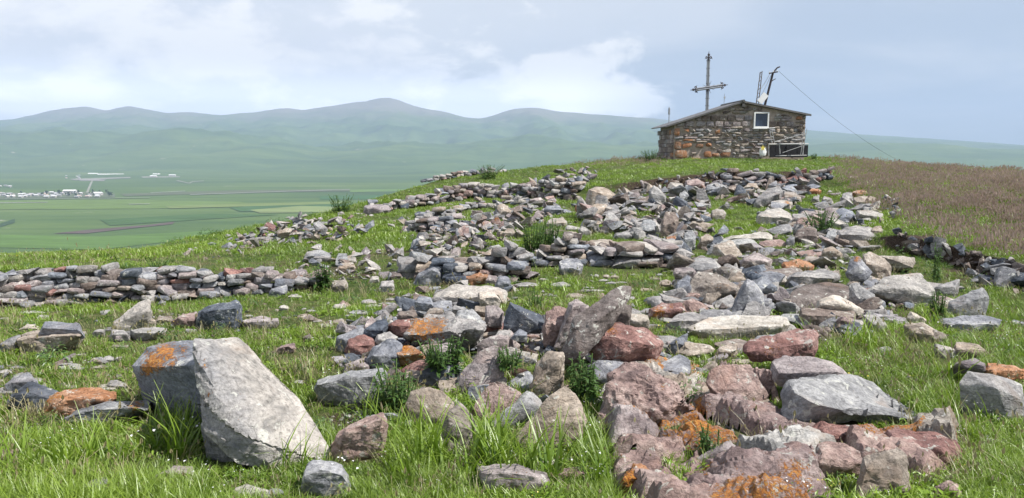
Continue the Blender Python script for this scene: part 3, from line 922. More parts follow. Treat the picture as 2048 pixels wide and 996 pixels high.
R('Z1', 'blue', [(536, 470, .42), (556, 438, .46), (592, 398, .52), (700, 376, .60), (800, 376, .60), (815, 480, .4), (815, 620, .3), (812, 745, .25), (700, 740, .5), (630, 690, .62), (590, 620, .62), (562, 545, .60)],
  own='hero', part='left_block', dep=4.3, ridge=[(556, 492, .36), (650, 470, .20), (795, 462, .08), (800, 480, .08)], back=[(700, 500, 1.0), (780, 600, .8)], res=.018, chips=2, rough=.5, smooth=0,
  lich=[(620, 450, 55, 1.25), (665, 415, 55, 1.15), (595, 480, 36, 1.2), (735, 405, 30, .8)], shade_tone=lambda x, y: np.clip(1.0 * sstep(y, 480, 520), 0, .85))  # shade painted in blue-grey below the top edge, over bluish stone
R('Z1', 'grey', [(812, 702), (850, 650), (905, 640), (962, 770), (965, 850), (900, 850), (840, 770)], own='hero', part='flake', dep=4.22, T=.5, res=.02, chips=2, rough=.5, smooth=0, lich=[(830, 712, 22, 1.0), (935, 768, 28, .9)], shade_tone=lambda x, y: x * 0 + .6)
R('Z1', 'tan', [(65, 345), (160, 322), (330, 332), (332, 352), (300, 385), (160, 412), (90, 408), (62, 380)], 'pale tan block carrying a dark slab near the left edge', ridge=[(70, 356), (150, 374), (250, 345), (328, 338)])
R('Z1', 'blue', [(162, 322), (175, 287), (325, 294), (332, 330)], 'dark blue-grey slab lying on the pale tan block', base=405, T=.5, ridge=[(165, 312), (328, 322)], strata=.5)
R('Z1', 'cream', [(75, 322), (110, 298), (160, 305), (152, 326)], 'small cream stone behind the dark slab at left', T=.6)
R('Z1', 'grey', [(-10, 400), (0, 375), (75, 338), (80, 350), (30, 400), (-10, 412)], 'tilted grey slab cut by the left edge of the photo', T=.5)
R('Z1', 'blue', [(20, 540), (60, 505), (110, 490), (150, 530), (140, 562), (30, 565)], 'blue-grey stone on top of the dark pair at left', base=600, T=.6)
R('Z1', 'dark', [(20, 640), (50, 575), (120, 530), (200, 560), (240, 570), (205, 640), (110, 650)], 'dark faceted boulder left of the orange one', ridge=[(60, 585), (130, 575), (205, 600)])
R('Z1', 'pale', [(-25, 600), (-10, 555), (60, 552), (52, 578), (0, 602)], 'pale slab at the left edge beside the dark faceted boulder', T=.6)
R('Z1', 'orange', [(175, 640), (200, 590), (260, 560), (330, 548), (380, 570), (460, 570), (465, 600), (420, 617), (330, 618), (240, 668), (190, 670)], 'rounded orange boulder in the grass at lower left', lich=[(250, 640, 60, .5)], ridge=[(210, 610), (300, 600), (400, 596)])
R('Z1', 'grey', [(240, 692), (330, 625), (450, 605), (600, 600), (606, 637), (540, 660), (420, 690), (260, 708)], 'low grey slab with an undercut dark front right of the orange boulder', ridge=[(262, 672), (330, 642), (450, 642), (600, 630)], lich=[(545, 622, 45, .9)], strata=1)
R('Z1', 'pink', [(-12, 858), (-6, 805), (75, 798), (76, 826), (40, 846)], 'pinkish stone at the left edge in the front grass')
R('Z1', 'grey', [(308, 1010), (315, 965), (370, 925), (430, 912), (442, 960), (400, 1010)], 'grey rock with a pale face poking from the front grass', T=.8)
R('Z1', 'pale', [(452, 290), (560, 208), (595, 197), (608, 240), (600, 275), (540, 302), (490, 320)], 'tall tilted pale slab pointing up to the right in the left field', ridge=[(455, 297), (540, 292), (592, 250)], T=.6)
R('Z1', 'cream', [(575, 314), (600, 266), (626, 285), (610, 314)], 'small cream stone leaning on the tilted pale slab')
R('Z1', 'grey', [(438, 352), (450, 320), (500, 325), (520, 345), (520, 364), (445, 364)], 'grey stone below the tilted pale slab')
R('Z1', 'pale', [(525, 320), (580, 315), (640, 310), (672, 315), (660, 335), (600, 347), (575, 363), (530, 342)], 'flat white-topped rock left of the pink flat one')
R('Z1', 'tan', [(620, 292), (640, 265), (690, 265), (700, 290), (650, 300)], 'small rounded tan stone beside the cream one')
R('Z1', 'pink', [(690, 288), (735, 255), (790, 243), (806, 262), (790, 292), (740, 312), (700, 303)], 'low pink rock left of the dark hunched boulder')
R('Z1', 'dark', [(785, 290), (800, 250), (830, 232), (915, 230), (945, 203), (966, 213), (969, 292), (940, 320), (860, 315), (800, 303)], 'dark blue-grey hunched boulder in the left field', ridge=[(800, 248), (890, 256), (950, 232)])
R('Z1', 'mauve', [(973, 282), (1040, 270), (1115, 272), (1120, 297), (1080, 320), (1000, 310)], 'flat grey-brown slab right of the dark hunched boulder', ridge=[(978, 290), (1060, 292), (1116, 285)])
R('Z1', 'grey', [(370, 337), (385, 318), (420, 320), (418, 346), (380, 346)], 'little grey stone right of the dark slab')
R('Z1', 'grey', [(625, 228), (645, 200), (665, 205), (660, 230)], 'little grey stone right of the tilted slab tip')
R('Z1', 'mauve', [(612, 912), (700, 868), (770, 870), (782, 912), (700, 937), (630, 928)], 'half-buried pink-brown rock below the large boulder')
R('Z1', 'blue', [(1208, 950), (1240, 850), (1290, 845), (1370, 860), (1400, 900), (1406, 955), (1300, 990), (1220, 975)], 'grey-blue rock with a brown right side below the large boulder', ridge=[(1225, 910), (1290, 880), (1375, 900)])
R('Z1', 'pale', [(930, 1010), (945, 950), (985, 940), (1080, 970), (1112, 1010)], 'pale rock cut by the bottom edge left of the middle')
R('Z1', 'blue', [(1060, 1010), (1085, 955), (1130, 960), (1165, 1010)], 'blue-grey rock cut by the bottom edge beside the pale one')
R('Z1', 'pink', [(1088, 412), (1130, 385), (1185, 368), (1190, 395), (1140, 416)], 'low pinkish rock in the grass beyond the large boulder')
R('Z1', 'blue', [(1078, 185), (1090, 155), (1150, 140), (1156, 160), (1110, 190)], 'blue-grey stone at the right end of the terrace wall')
R('Z1', 'orange', [(1138, 133), (1170, 110), (1215, 100), (1222, 118), (1170, 137)], 'small orange stone at the right end of the terrace wall', lich=[(1180, 118, 40, .5)])
# --- the rubble island in the middle foreground
R('Z2', 'grey', [(58, 565), (75, 525), (200, 485), (325, 476), (345, 500), (335, 565), (300, 628), (250, 628), (100, 605)], 'long grey boulder with pale top and dark front left of the rubble island', ridge=[(66, 540), (180, 516), (335, 502)], T=.55)
R('Z2', 'pink', [(113, 780), (160, 730), (220, 690), (330, 652), (352, 690), (340, 765), (270, 820), (200, 855), (150, 835)], 'pink-red slab in the grass right of the large boulder', ridge=[(190, 722), (330, 680), (160, 790)], rough=.9)
R('Z2', 'blue', [(143, 380), (150, 345), (250, 310), (264, 330), (250, 352), (190, 405), (158, 403)], 'curved blue-grey slab at the left end of the rubble island', T=.6)
R('Z2', 'red', [(180, 405), (195, 360), (255, 340), (297, 360), (302, 388), (260, 402), (245, 425), (200, 425)], 'pinkish red stone at the left end of the rubble island', dep=5.95)
R('Z2', 'dark', [(256, 350), (262, 320), (315, 280), (345, 276), (354, 298), (320, 335), (290, 355)], 'dark stone leaning right above the pinkish red one', dep=6.15)
R('Z2', 'grey', [(300, 375), (315, 335), (360, 328), (392, 350), (372, 390), (330, 395)], 'small grey stone beside the dark leaning one', dep=6.0)
R('Z2', 'dark', [(178, 445), (175, 415), (240, 408), (252, 432), (210, 450)], 'small dark stone under the pinkish red one', dep=5.92)
R('Z2', 'blue', [(268, 445), (290, 395), (370, 350), (412, 380), (392, 465), (370, 485), (290, 475)], 'broad blue-grey slab below the dark leaning stone', dep=5.8, T=.6)
R('Z2', 'mauve', [(173, 500), (180, 460), (240, 440), (278, 462), (262, 495)], 'grey-mauve stone above the long grey boulder', dep=5.75)
R('Z2', 'red', [(353, 305), (380, 285), (440, 275), (452, 300), (420, 348), (380, 345)], 'dark red stone behind the broad blue-grey slab', dep=6.2)
R('Z2', 'brown', [(388, 266), (400, 245), (460, 243), (472, 265), (430, 284)], 'small flat brown stone behind the dark red one', dep=6.6)
R('Z2', 'grey', [(418, 335), (430, 300), (480, 268), (560, 262), (620, 285), (700, 280), (750, 298), (746, 318), (690, 350), (600, 375), (500, 392), (440, 375)], 'pitted grey boulder with orange lichen spread over its top', dep=6.0, lich=[(480, 315, 75, 1.0), (540, 320, 60, .9), (520, 290, 50, .8)], rough=1.7, ridge=[(432, 340), (520, 355), (640, 338), (735, 312)])
R('Z2', 'blue', [(458, 210), (480, 185), (525, 188), (537, 228), (500, 240)], 'blue-grey stone at the back of the rubble island', dep=7.2)
R('Z2', 'tan', [(493, 268), (520, 235), (570, 228), (582, 266), (550, 280)], 'tan stone behind the lichened boulder', dep=6.6)
R('Z2', 'orange', [(373, 415), (390, 388), (450, 386), (482, 410), (505, 430), (470, 445), (430, 457), (390, 435)], 'bright orange stone under the lichened boulder', dep=5.65, lich=[(430, 410, 60, .8)])
R('Z2', 'mauve', [(513, 435), (550, 378), (600, 368), (624, 385), (600, 425), (540, 455)], 'flat pinkish grey stone under the lichened boulder', dep=5.6)
R('Z2', 'pale', [(528, 200), (560, 170), (620, 143), (700, 138), (790, 153), (828, 168), (832, 208), (740, 215), (640, 215), (560, 230)], 'long low pale slab with dry grass on top', T=.5)
R('Z2', 'cream', [(714, 193), (720, 165), (780, 173), (810, 208), (770, 228), (730, 218)], 'cream stone lying on the low pale slab', dep=7.7)
R('Z2', 'orange', [(643, 115), (660, 88), (720, 80), (762, 95), (757, 117), (690, 142)], 'rust-coloured stone below the long brown-grey wall slab')
R('Z2', 'mauve', [(738, 118), (755, 98), (790, 106), (787, 132), (750, 138)], 'small pink-brown stone beside the rust-coloured one')
R('Z2', 'grey', [(598, 254), (620, 222), (668, 233), (655, 258)], 'flat little grey stone left of the charcoal boulder', dep=6.9)
R('Z2', 'pale', [(592, 305), (590, 265), (622, 263), (634, 305)], 'upright pale little stone behind the lichened boulder', dep=6.5)
R('Z2', 'grey', [(618, 305), (640, 240), (690, 232), (745, 290), (742, 320), (690, 345), (640, 345)], 'rough grey block between the lichened boulder and the charcoal one', dep=6.25, rough=1.5)
R('Z2', 'tan', [(698, 245), (705, 226), (760, 228), (752, 264), (720, 264)], 'flat tan stone left of the charcoal boulder', dep=6.8)
R('Z2', 'mauve', [(743, 285), (750, 222), (790, 218), (817, 250), (802, 303), (760, 308)], 'grey-mauve block touching the charcoal boulder', dep=6.45)
R('Z2', 'dark', [(800, 324), (815, 265), (845, 210), (900, 235), (965, 263), (980, 292), (967, 324), (880, 334)], 'charcoal pointed boulder in the middle of the rubble island', dep=6.2, ridge=[(862, 272), (815, 300), (950, 296), (850, 225)], rough=.6)
R('Z2', 'grey', [(783, 342), (800, 322), (848, 322), (843, 358), (800, 364)], 'small grey stone under the charcoal boulder', dep=6.0)
R('Z2', 'blue', [(848, 352), (880, 316), (917, 333), (912, 363), (860, 364)], 'small blue-grey stone under the right of the charcoal boulder', dep=5.95)
R('Z2', 'pink', [(978, 378), (973, 320), (988, 250), (1030, 222), (1072, 235), (1062, 290), (1030, 350), (1000, 385)], 'pinkish grey upright rock right of the charcoal boulder', dep=6.1, rough=1.2)
R('Z2', 'mauve', [(1020, 395), (1050, 300), (1078, 215), (1110, 195), (1172, 225), (1165, 270), (1120, 320), (1080, 380)], 'streaked mauve rock behind the leaning finger slab', dep=5.95, ridge=[(1095, 225), (1085, 320), (1060, 370)])
R('Z2', 'brown', [(1235, 305), (1250, 258), (1300, 215), (1332, 225), (1330, 262), (1290, 302)], 'brown-grey slab behind the tip of the leaning finger slab', dep=6.0, T=.5)
R('Z2', 'brown', [(1052, 455, .05), (1068, 380, .1), (1105, 315, .12), (1110, 270, .15), (1180, 222, .22), (1260, 160, .35), (1300, 150, .4), (1325, 155, .42), (1325, 188, .38), (1300, 232, .3), (1250, 292, .2), (1205, 330, .12), (1165, 405, .04), (1110, 448, 0)],
  'long brown-grey finger slab leaning up to the right', dep=5.35, T=.5, ridge=[(1110, 350, 0), (1190, 290, .03), (1270, 225, .15), (1120, 430, -.05)], back=[(1150, 300, .4), (1250, 215, .55), (1100, 400, .3)], rough=.5, chips=2, strata=.6, sdir=(-.5, .3, .8), name='boulder')
R('Z3', 'red', [(-38, 400), (-25, 350), (2, 302), (90, 298), (190, 325), (264, 382), (240, 397), (110, 412), (60, 442), (10, 448), (-30, 425)], 'pinkish red boulder under the tip of the finger slab', dep=5.5, ridge=[(-15, 345), (60, 350), (190, 380), (20, 420)], lich=[(40, 305, 45, .7)], rough=1.0)
R('Z2', 'blue', [(1150, 455), (1190, 443), (1302, 450), (1292, 485), (1240, 560), (1190, 510)], 'blue-grey rock in the hollow under the red boulder', dep=5.2)
R('Z2', 'tan', [(923, 545), (950, 450), (1000, 410), (1055, 401), (1062, 430), (1042, 525), (1000, 575), (960, 605), (930, 578)], 'grey-tan tilted block left of the finger slab foot', dep=5.15, T=.6, ridge=[(935, 545), (1005, 500), (1050, 435), (960, 585)], lich=[(940, 530, 35, .6)])
R('Z2', 'tan', [(868, 765), (880, 738), (960, 650), (990, 600), (1050, 533), (1092, 545), (1117, 600), (1143, 680), (1133, 765), (1000, 810), (900, 808)], 'broad grey-tan pointed slab behind the front grass', dep=4.75, T=.4, ridge=[(1050, 560, .12), (1000, 680, .02), (1110, 700, .03)], rough=.45)
R('Z2', 'grey', [(758, 733), (770, 690), (850, 620), (910, 570), (952, 578), (970, 625), (930, 675), (860, 720), (790, 732)], 'grey oval slab leaning on the pointed slab', dep=4.6, T=.4, ridge=[(800, 700, 0), (900, 615, .02), (930, 655, 0)], rough=.5)
R('Z2', 'pink', [(698, 645), (715, 590), (760, 533), (800, 523), (872, 558), (884, 578), (800, 655), (760, 685), (720, 665)], 'pale pink slab behind the grey oval slab', dep=4.85, T=.4, rough=.6, ridge=[(720, 640, .02), (790, 560, .08), (850, 590, .06)])
R('Z2', 'mauve', [(623, 555), (640, 500), (720, 410), (780, 386), (820, 405), (812, 460), (770, 522), (700, 573), (660, 580)], 'speckled mauve slab leaning right in the rubble island', dep=5.25, T=.4, rough=.6, ridge=[(650, 540, 0), (720, 450, .06), (790, 430, .1)])
R('Z2', 'tan', [(417, 595), (440, 573), (520, 553), (572, 568), (622, 620), (612, 682), (570, 722), (520, 692), (440, 642)], 'flat tan slab with a rounded top beside the nettles', dep=4.85, T=.4, rough=.5, ridge=[(450, 600, .08), (540, 590, .1), (560, 680, .0)])
R('Z2', 'tan', [(558, 805), (578, 700), (600, 640), (640, 613), (692, 660), (707, 700), (702, 795), (660, 825), (600, 825)], 'upright pinkish tan slab in the front grass', dep=4.55, T=.4, rough=.6, ridge=[(600, 700, .0), (640, 650, .06), (680, 720, 0)], lich=[(640, 770, 25, .4)])
R('Z2', 'tan', [(413, 523), (430, 480), (500, 488), (517, 520), (500, 542)], 'small tan stone in the nettles', dep=5.3)
R('Z2', 'mauve', [(718, 890), (725, 868), (860, 866), (900, 878), (985, 898), (1002, 930), (985, 970), (900, 1005), (750, 1005)], 'dark mauve boulder with blue patches in the front grass', T=.5, dep=3.75, ridge=[(730, 900), (860, 895), (975, 915)], lich=[(860, 940, 25, .5)])
R('Z2', 'pale', [(905, 885), (960, 853), (1060, 833), (1082, 850), (1010, 885)], 'pale thin slab behind the dark mauve boulder', dep=4.15)
R('Z2', 'pink', [(995, 925), (1050, 880), (1150, 868), (1162, 900), (1085, 950)], 'pinkish grey rock right of the dark mauve boulder', dep=3.95)
R('Z2', 'grey', [(1075, 725), (1095, 698), (1155, 770), (1132, 800), (1100, 770)], 'small grey stone right of the broad pointed slab', dep=4.55)
R('Z2', 'blue', [(1042, 80), (1042, 45), (1075, 36), (1112, 35), (1137, 60), (1122, 92), (1060, 100)], 'rounded lilac-grey boulder at the wall foot beyond the lawn', T=.8)
# --- the front of the middle wall
R('Z2', 'brown', [(565, 88), (568, 40), (650, 30), (750, 35), (757, 72), (700, 90), (600, 96)], 'long brown-grey block capping the middle wall', dep=10.4, T=.5, ridge=[(570, 52), (660, 56), (752, 48)])
R('Z2', 'grey', [(770, 30), (780, 5), (845, 3), (852, 25), (845, 32)], 'upper grey slab of the stack right of the long block', dep=10.5, T=.8)
R('Z2', 'brown', [(768, 70), (775, 38), (845, 32), (852, 62), (785, 74)], 'lower brown-grey slab of the stack right of the long block', dep=10.4, T=.8)
R('Z2', 'grey', [(403, 58), (410, 28), (500, 22), (512, 50), (450, 62)], 'grey slab topping the left end of the middle wall', dep=10.6)
R('Z2', 'brown', [(408, 92), (403, 62), (470, 58), (502, 70), (480, 94)], 'brown slab under the grey one at the left end of the middle wall', dep=10.5)
R('Z2', 'blue', [(458, 135), (480, 90), (540, 58), (570, 80), (567, 125), (500, 145)], 'blue-grey boulder at the foot of the middle wall', ridge=[(475, 112), (530, 80), (562, 95)])
R('Z2', 'brown', [(353, 112), (365, 88), (407, 90), (412, 112), (380, 124)], 'brown stone left of the middle wall')
R('Z2', 'grey', [(318, 153), (330, 123), (372, 123), (380, 150), (350, 168)], 'rounded grey stone in the grass left of the middle wall')
R('Z2', 'pale', [(273, 132), (290, 103), (317, 106), (317, 127)], 'pale little stone in the grass left of the middle wall')
R('Z2', 'tan', [(123, 158), (130, 123), (182, 120), (192, 145), (160, 168)], 'pinkish tan stone right of the dock plant')
R('Z2', 'blue', [(783, 145), (800, 103), (842, 108), (847, 152), (810, 164)], 'blue-grey stone at the right foot of the middle wall')
R('Z2', 'tan', [(150, 78), (160, 54), (215, 50), (222, 75), (190, 90)], 'squarish tan stone on the bank above the dock plant')
R('Z2', 'pale', [(150, 48), (170, 32), (220, 28), (227, 48), (170, 57)], 'flat pale stone above the squarish tan one')
R('Z2', 'grey', [(8, 40), (30, 8), (90, 0), (132, 20), (100, 48), (30, 46)], 'broad grey stone on the bank at the right end of the terrace')
# --- right foreground: the red outcrop with its slabs
OWN['outcrop'] = empty('rock_outcrop', P(1500, 960, gY(1500, 960)), label='low pink and red bedrock outcrop with orange lichen across the lower right', cat='rock outcrop')
O = dict(own='outcrop', part='outcrop_block')
R('Z3', 'pink', [(15, 680), (35, 540), (50, 490), (110, 443), (190, 460), (250, 490), (290, 560), (380, 600), (402, 645), (330, 670), (240, 690), (160, 710), (60, 710)], T=.7, dep=4.5, ridge=[(45, 560, .1), (120, 480, .35), (220, 560, .1), (340, 620, 0)], rough=2.2, lich=[(260, 560, 40, .4)], **O)
R('Z3', 'pink', [(330, 1020), (345, 900), (400, 858), (520, 818), (640, 788), (780, 783), (862, 800), (905, 900), (890, 1020)], dep=3.55, T=.8, rough=2.0, ridge=[(380, 920, .05), (560, 860, .15), (780, 840, .25), (700, 960, -.02)], lich=[(780, 890, 70, .9), (700, 950, 60, .8), (560, 900, 60, .5), (830, 950, 50, .8), (420, 880, 40, .6), (450, 980, 50, .6)], **O)
R('Z3', 'pink', [(845, 890), (868, 780), (900, 764), (960, 768), (1045, 800), (1065, 870), (985, 925), (880, 935)], dep=3.9, T=.7, rough=1.4, **O)
R('Z3', 'tan', [(1020, 960), (1060, 830), (1150, 785), (1188, 777), (1218, 820), (1242, 950), (1150, 1020), (1030, 1020)], dep=3.6, T=.7, rough=1.5, ridge=[(1070, 880, .05), (1180, 830, .15), (1200, 940, .02)], **O)
R('Z3', 'mauve', [(355, 865), (380, 838), (450, 830), (520, 760), (552, 790), (540, 820), (440, 870)], dep=4.0, T=.5, **O)
bedrock(OWN['outcrop'], [(1225, 990), (1205, 860), (1180, 800), (1215, 735), (1300, 715), (1400, 720), (1450, 770), (1560, 790), (1600, 855), (1690, 865), (1800, 870), (1930, 860), (1925, 930), (1835, 990), (1700, 1060), (1300, 1060)], .14, ['pink', 'pink', 'pink', 'tan', 'mauve', 'pink', 'pale'], 8, ncell=22, lich=.85)
R('Z3', 'red', [(848, 718), (900, 698), (1050, 708), (1145, 720), (1155, 790), (1000, 800), (880, 760)], 'dark red-brown bedrock ledge under the long layered slab', dep=4.3, T=.5, rough=1.5, lich=[(1110, 722, 22, 1), (930, 720, 25, .4)], name='rock')
R('Z3', 'red', [(1145, 790), (1148, 722), (1230, 727), (1350, 735), (1430, 758), (1457, 800), (1425, 875), (1350, 875), (1230, 852), (1180, 835)], 'pinkish red boulder at the right end of the outcrop', dep=4.15, T=.6, rough=1.1, ridge=[(1160, 770, .1), (1260, 775, .1), (1365, 800, -.02), (1440, 800, .08)])
R('Z3', 'orange', [(72, 945), (110, 880), (160, 853), (197, 880), (193, 955), (150, 1010), (88, 985)], 'orange lichened rock at the bottom left of the outcrop', dep=3.7, T=.8, lich=[(130, 920, 80, .9)], rough=1.7)
R('Z3', 'pink', [(1333, 1010), (1345, 958), (1410, 923), (1447, 950), (1442, 1010)], 'small pink rock at the bottom edge right of the outcrop')
R('Z3', 'tan', [(1263, 905), (1290, 888), (1342, 920), (1332, 944), (1280, 934)], 'small tan stone in the bare soil right of the outcrop')
R('Z3', 'pink', [(428, 525), (450, 480), (520, 460), (610, 458), (645, 520), (672, 572), (640, 615), (560, 630), (480, 625), (450, 582)], 'flat pale pink slab above the outcrop', T=.5, dep=4.75, rough=1.0, ridge=[(450, 560, .02), (540, 520, .12), (640, 560, .05)])
R('Z3', 'red', [(578, 405), (600, 372), (700, 335), (830, 315), (882, 330), (877, 392), (850, 425), (720, 445), (620, 435)], 'rough pinkish red block above the pale pink slab', dep=5.35, T=.5, rough=1.4, lich=[(690, 400, 50, .6)], ridge=[(590, 410, 0), (720, 385, .02), (860, 370, .02)])
R('Z3', 'mauve', [(688, 510), (693, 440), (740, 426), (860, 430), (940, 453), (990, 500), (910, 540), (760, 550), (705, 540)], 'rounded grey-mauve slab above the long layered slab', dep=4.95, T=.5, rough=.7)
R('Z3', 'grey', [(733, 715, 0), (738, 600, .1), (770, 530, .3), (810, 515, .4), (900, 520, .5), (1010, 506, .65), (1070, 530, .65), (1200, 600, .45), (1278, 655, .25), (1272, 685, .15), (1180, 695, .1), (1000, 690, .05), (860, 690, .05), (800, 700, 0)],
  'long layered grey slab sloping down to the right across the outcrop', dep=4.45, ridge=[(775, 560, -.02), (860, 615, -.1), (1000, 650, -.08), (1180, 665, .02)], back=[(1000, 600, .6), (1150, 650, .45)], rough=1.0, chips=3, smooth=2, res=.026, name='boulder')
R('Z3', 'brown', [(1258, 692), (1280, 653), (1370, 658), (1395, 685), (1382, 732), (1330, 718)], 'dark brown stone at the right tip of the long layered slab', dep=4.45)
R('Z3', 'grey', [(1448, 522), (1480, 480), (1580, 493), (1690, 540), (1704, 672), (1640, 690), (1560, 620), (1480, 560)], 'smooth pale grey slab in the grass at the right edge', dep=4.9, T=.4, rough=.25, chips=3, ridge=[(1500, 510, .1), (1600, 560, .02), (1690, 600, .02)])
R('Z3', 'mauve', [(1413, 472), (1440, 448), (1500, 435), (1547, 455), (1547, 492), (1480, 488)], 'dark mauve rock behind the smooth pale grey slab', dep=5.35)
R('Z3', 'orange', [(1543, 485), (1548, 450), (1620, 458), (1710, 482), (1710, 520), (1620, 525)], 'layered brown-orange rock behind the smooth pale grey slab', dep=5.3, strata=1.5, T=.5)
R('Z3', 'tan', [(1218, 302), (1240, 286), (1290, 288), (1350, 320), (1350, 375), (1270, 345)], 'tan stone in the grass left of the layered brown-orange rock')
R('Z3', 'tan', [(1335, 372), (1340, 318), (1380, 330), (1403, 365), (1370, 380)], 'rounded pinkish tan stone beside the other tan one')
R('Z3', 'pale', [(1338, 398), (1350, 373), (1430, 398), (1442, 427), (1390, 434)], 'pale stone below the pinkish tan pair')
R('Z3', 'tan', [(1418, 402), (1430, 368), (1500, 376), (1568, 410), (1540, 434), (1450, 428)], 'low tan rock in the grass behind the mauve one')
R('Z3', 'cream', [(1233, 268), (1245, 246), (1300, 273), (1332, 300), (1290, 303)], 'thin cream slab behind the tan stones at right')
R('Z3', 'blue', [(1363, 293), (1380, 273), (1470, 278), (1560, 263), (1612, 280), (1602, 307), (1480, 328), (1400, 318)], 'long low blue-grey slab under the leaning curved one', T=.6)
R('Z3', 'blue', [(1648, 292), (1660, 280), (1705, 288), (1705, 312)], 'small blue-grey stone at the right edge')
R('Z3', 'grey', [(1398, 245), (1403, 205), (1470, 190), (1535, 148), (1567, 185), (1547, 222), (1500, 264), (1440, 272)], 'curved grey slab leaning up to the right near the right edge', T=.5, ridge=[(1420, 235), (1480, 235), (1520, 195)])
R('Z3', 'pale', [(1068, 168), (1150, 108), (1190, 96), (1280, 95), (1332, 150), (1352, 208), (1300, 227), (1200, 205), (1100, 188)], 'broad pale slab with a flat bright top at right', T=.75, ridge=[(1078, 164), (1180, 152), (1260, 158), (1340, 190)], rough=.6, strata=.7)
R('Z3', 'grey', [(1343, 152), (1400, 128), (1447, 113), (1440, 150), (1422, 188), (1378, 193)], 'grey slab right of the broad pale one', T=.5)
R('Z3', 'tan', [(1052, 60), (1055, 25), (1080, 12), (1130, 28), (1165, 68), (1167, 110), (1120, 122), (1070, 95)], 'rounded tan boulder with a pale right side behind the broad slab')
R('Z3', 'blue', [(988, 95), (1005, 45), (1030, 20), (1045, 30), (1070, 60), (1097, 95), (1070, 127), (1015, 118)], 'blue-grey pointed rock with an orange tip', lich=[(1035, 32, 22, 1.0)], ridge=[(1000, 90), (1035, 60), (1060, 100)], dep=8.7)
R('Z3', 'blue', [(1038, 148), (1050, 128), (1110, 116), (1127, 135), (1070, 160)], 'flat dark blue stone under the pointed rock')
R('Z3', 'grey', [(738, 118), (790, 88), (900, 78), (962, 85), (957, 112), (900, 138), (800, 143), (750, 148)], 'long low grey rock in the right slope grass', T=.6)
R('Z3', 'pale', [(628, 122), (700, 95), (747, 105), (752, 127), (690, 148), (640, 142)], 'low pale grey rock left of the long low one')
R('Z3', 'blue', [(508, 274), (530, 230), (560, 158), (590, 112), (622, 130), (652, 180), (657, 224), (620, 265), (570, 276)], 'triangular blue-grey stone standing on its base', T=.45, ridge=[(525, 262), (590, 140), (600, 240)], rough=.5)
R('Z3', 'tan', [(353, 182), (350, 140), (380, 88), (420, 86), (500, 108), (553, 145), (542, 182), (450, 188), (400, 195)], 'big tan boulder with a dark cracked front propped on slabs', T=.6, dep=8.3, ridge=[(358, 165), (400, 150), (500, 140), (545, 155)], lich=[])
R('Z3', 'blue', [(298, 190), (310, 128), (360, 98), (368, 170), (340, 205)], 'blue-grey slab under the left of the big tan boulder', dep=8.3)
R('Z3', 'dark', [(338, 205), (345, 180), (440, 188), (463, 210), (380, 222)], 'flat dark slab under the big tan boulder', dep=8.15)
R('Z3', 'brown', [(742, 220), (770, 170), (830, 138), (920, 130), (1000, 143), (1080, 200), (1093, 238), (1020, 250), (850, 245), (760, 240)], 'broad brown-mauve boulder behind the white rock', T=.6, dep=7.8, ridge=[(760, 205, .1), (860, 185, .15), (1000, 175, .15), (1060, 235, 0)], rough=.5)
R('Z3', 'grey', [(1000, 138), (1030, 133), (1100, 178), (1103, 228), (1060, 235)], 'thin grey slab leaning on the brown-mauve boulder', dep=7.7, T=.4)
R('Z3', 'cream', [(868, 240), (880, 200), (940, 183), (1000, 203), (1063, 240), (1040, 264), (900, 250)], 'jagged white rock in front of the brown-mauve boulder', dep=7.2)
R('Z3', 'brown', [(803, 265), (815, 233), (900, 233), (1022, 240), (1027, 293), (980, 316), (880, 314), (810, 294)], 'purple-brown flat-topped slab under the white rock', T=.5, ridge=[(808, 262), (910, 266), (1024, 268)])
R('Z3', 'cream', [(358, 308), (420, 273), (540, 263), (600, 268), (740, 268), (757, 300), (720, 328), (640, 343), (530, 352), (440, 348), (365, 326)], 'long cream-topped slab in the middle right foreground', T=.55, ridge=[(366, 322), (440, 336), (530, 334), (640, 322), (735, 304)], rough=.35)
R('Z3', 'grey', [(258, 295), (300, 258), (380, 250), (442, 270), (372, 312), (330, 335), (280, 325)], 'grey slab left of the long cream-topped slab', T=.5)
R('Z3', 'red', [(198, 268), (205, 240), (250, 210), (320, 216), (347, 245), (300, 268), (240, 284)], 'pink boulder spotted with orange lichen', lich=[(235, 250, 35, .95), (280, 225, 30, .6)], rough=1.4)
R('Z3', 'grey', [(158, 248), (180, 235), (230, 233), (212, 264)], 'small grey stone left of the lichen-spotted pink boulder')
R('Z3', 'cream', [(98, 293), (120, 256), (190, 260), (202, 292), (150, 314)], 'cream rock behind the pinkish red boulder', dep=6.2)
R('Z3', 'mauve', [(293, 98), (300, 73), (370, 68), (387, 90), (330, 113)], 'pink-brown stone behind the big tan boulder', dep=8.9)
R('Z3', 'mauve', [(558, 73), (575, 30), (640, 10), (692, 40), (682, 68), (620, 84)], 'humped pink-brown rock on the right slope')
R('Z3', 'orange', [(733, 88), (740, 50), (800, 36), (862, 60), (842, 88), (780, 95)], 'rust-red rock on the right slope')
R('Z3', 'tan', [(813, 48), (830, 25), (890, 26), (922, 45), (870, 58)], 'flat tan stone behind the rust-red rock')
R('Z3', 'tan', [(508, 122), (520, 98), (600, 96), (612, 120), (560, 143)], 'pinkish tan stone right of the big propped boulder')
R('Z3', 'grey', [(653, 188), (680, 173), (742, 178), (747, 202), (690, 208)], 'low grey stone right of the triangular one')
R('Z3', 'blue', [(588, 378), (640, 343), (722, 338), (682, 368), (610, 388)], 'blue-grey flake behind the rough pinkish red block')
R('Z3', 'tan', [(458, 435), (480, 388), (552, 373), (552, 412), (500, 440)], 'pinkish tan stone left of the rough pinkish red block')
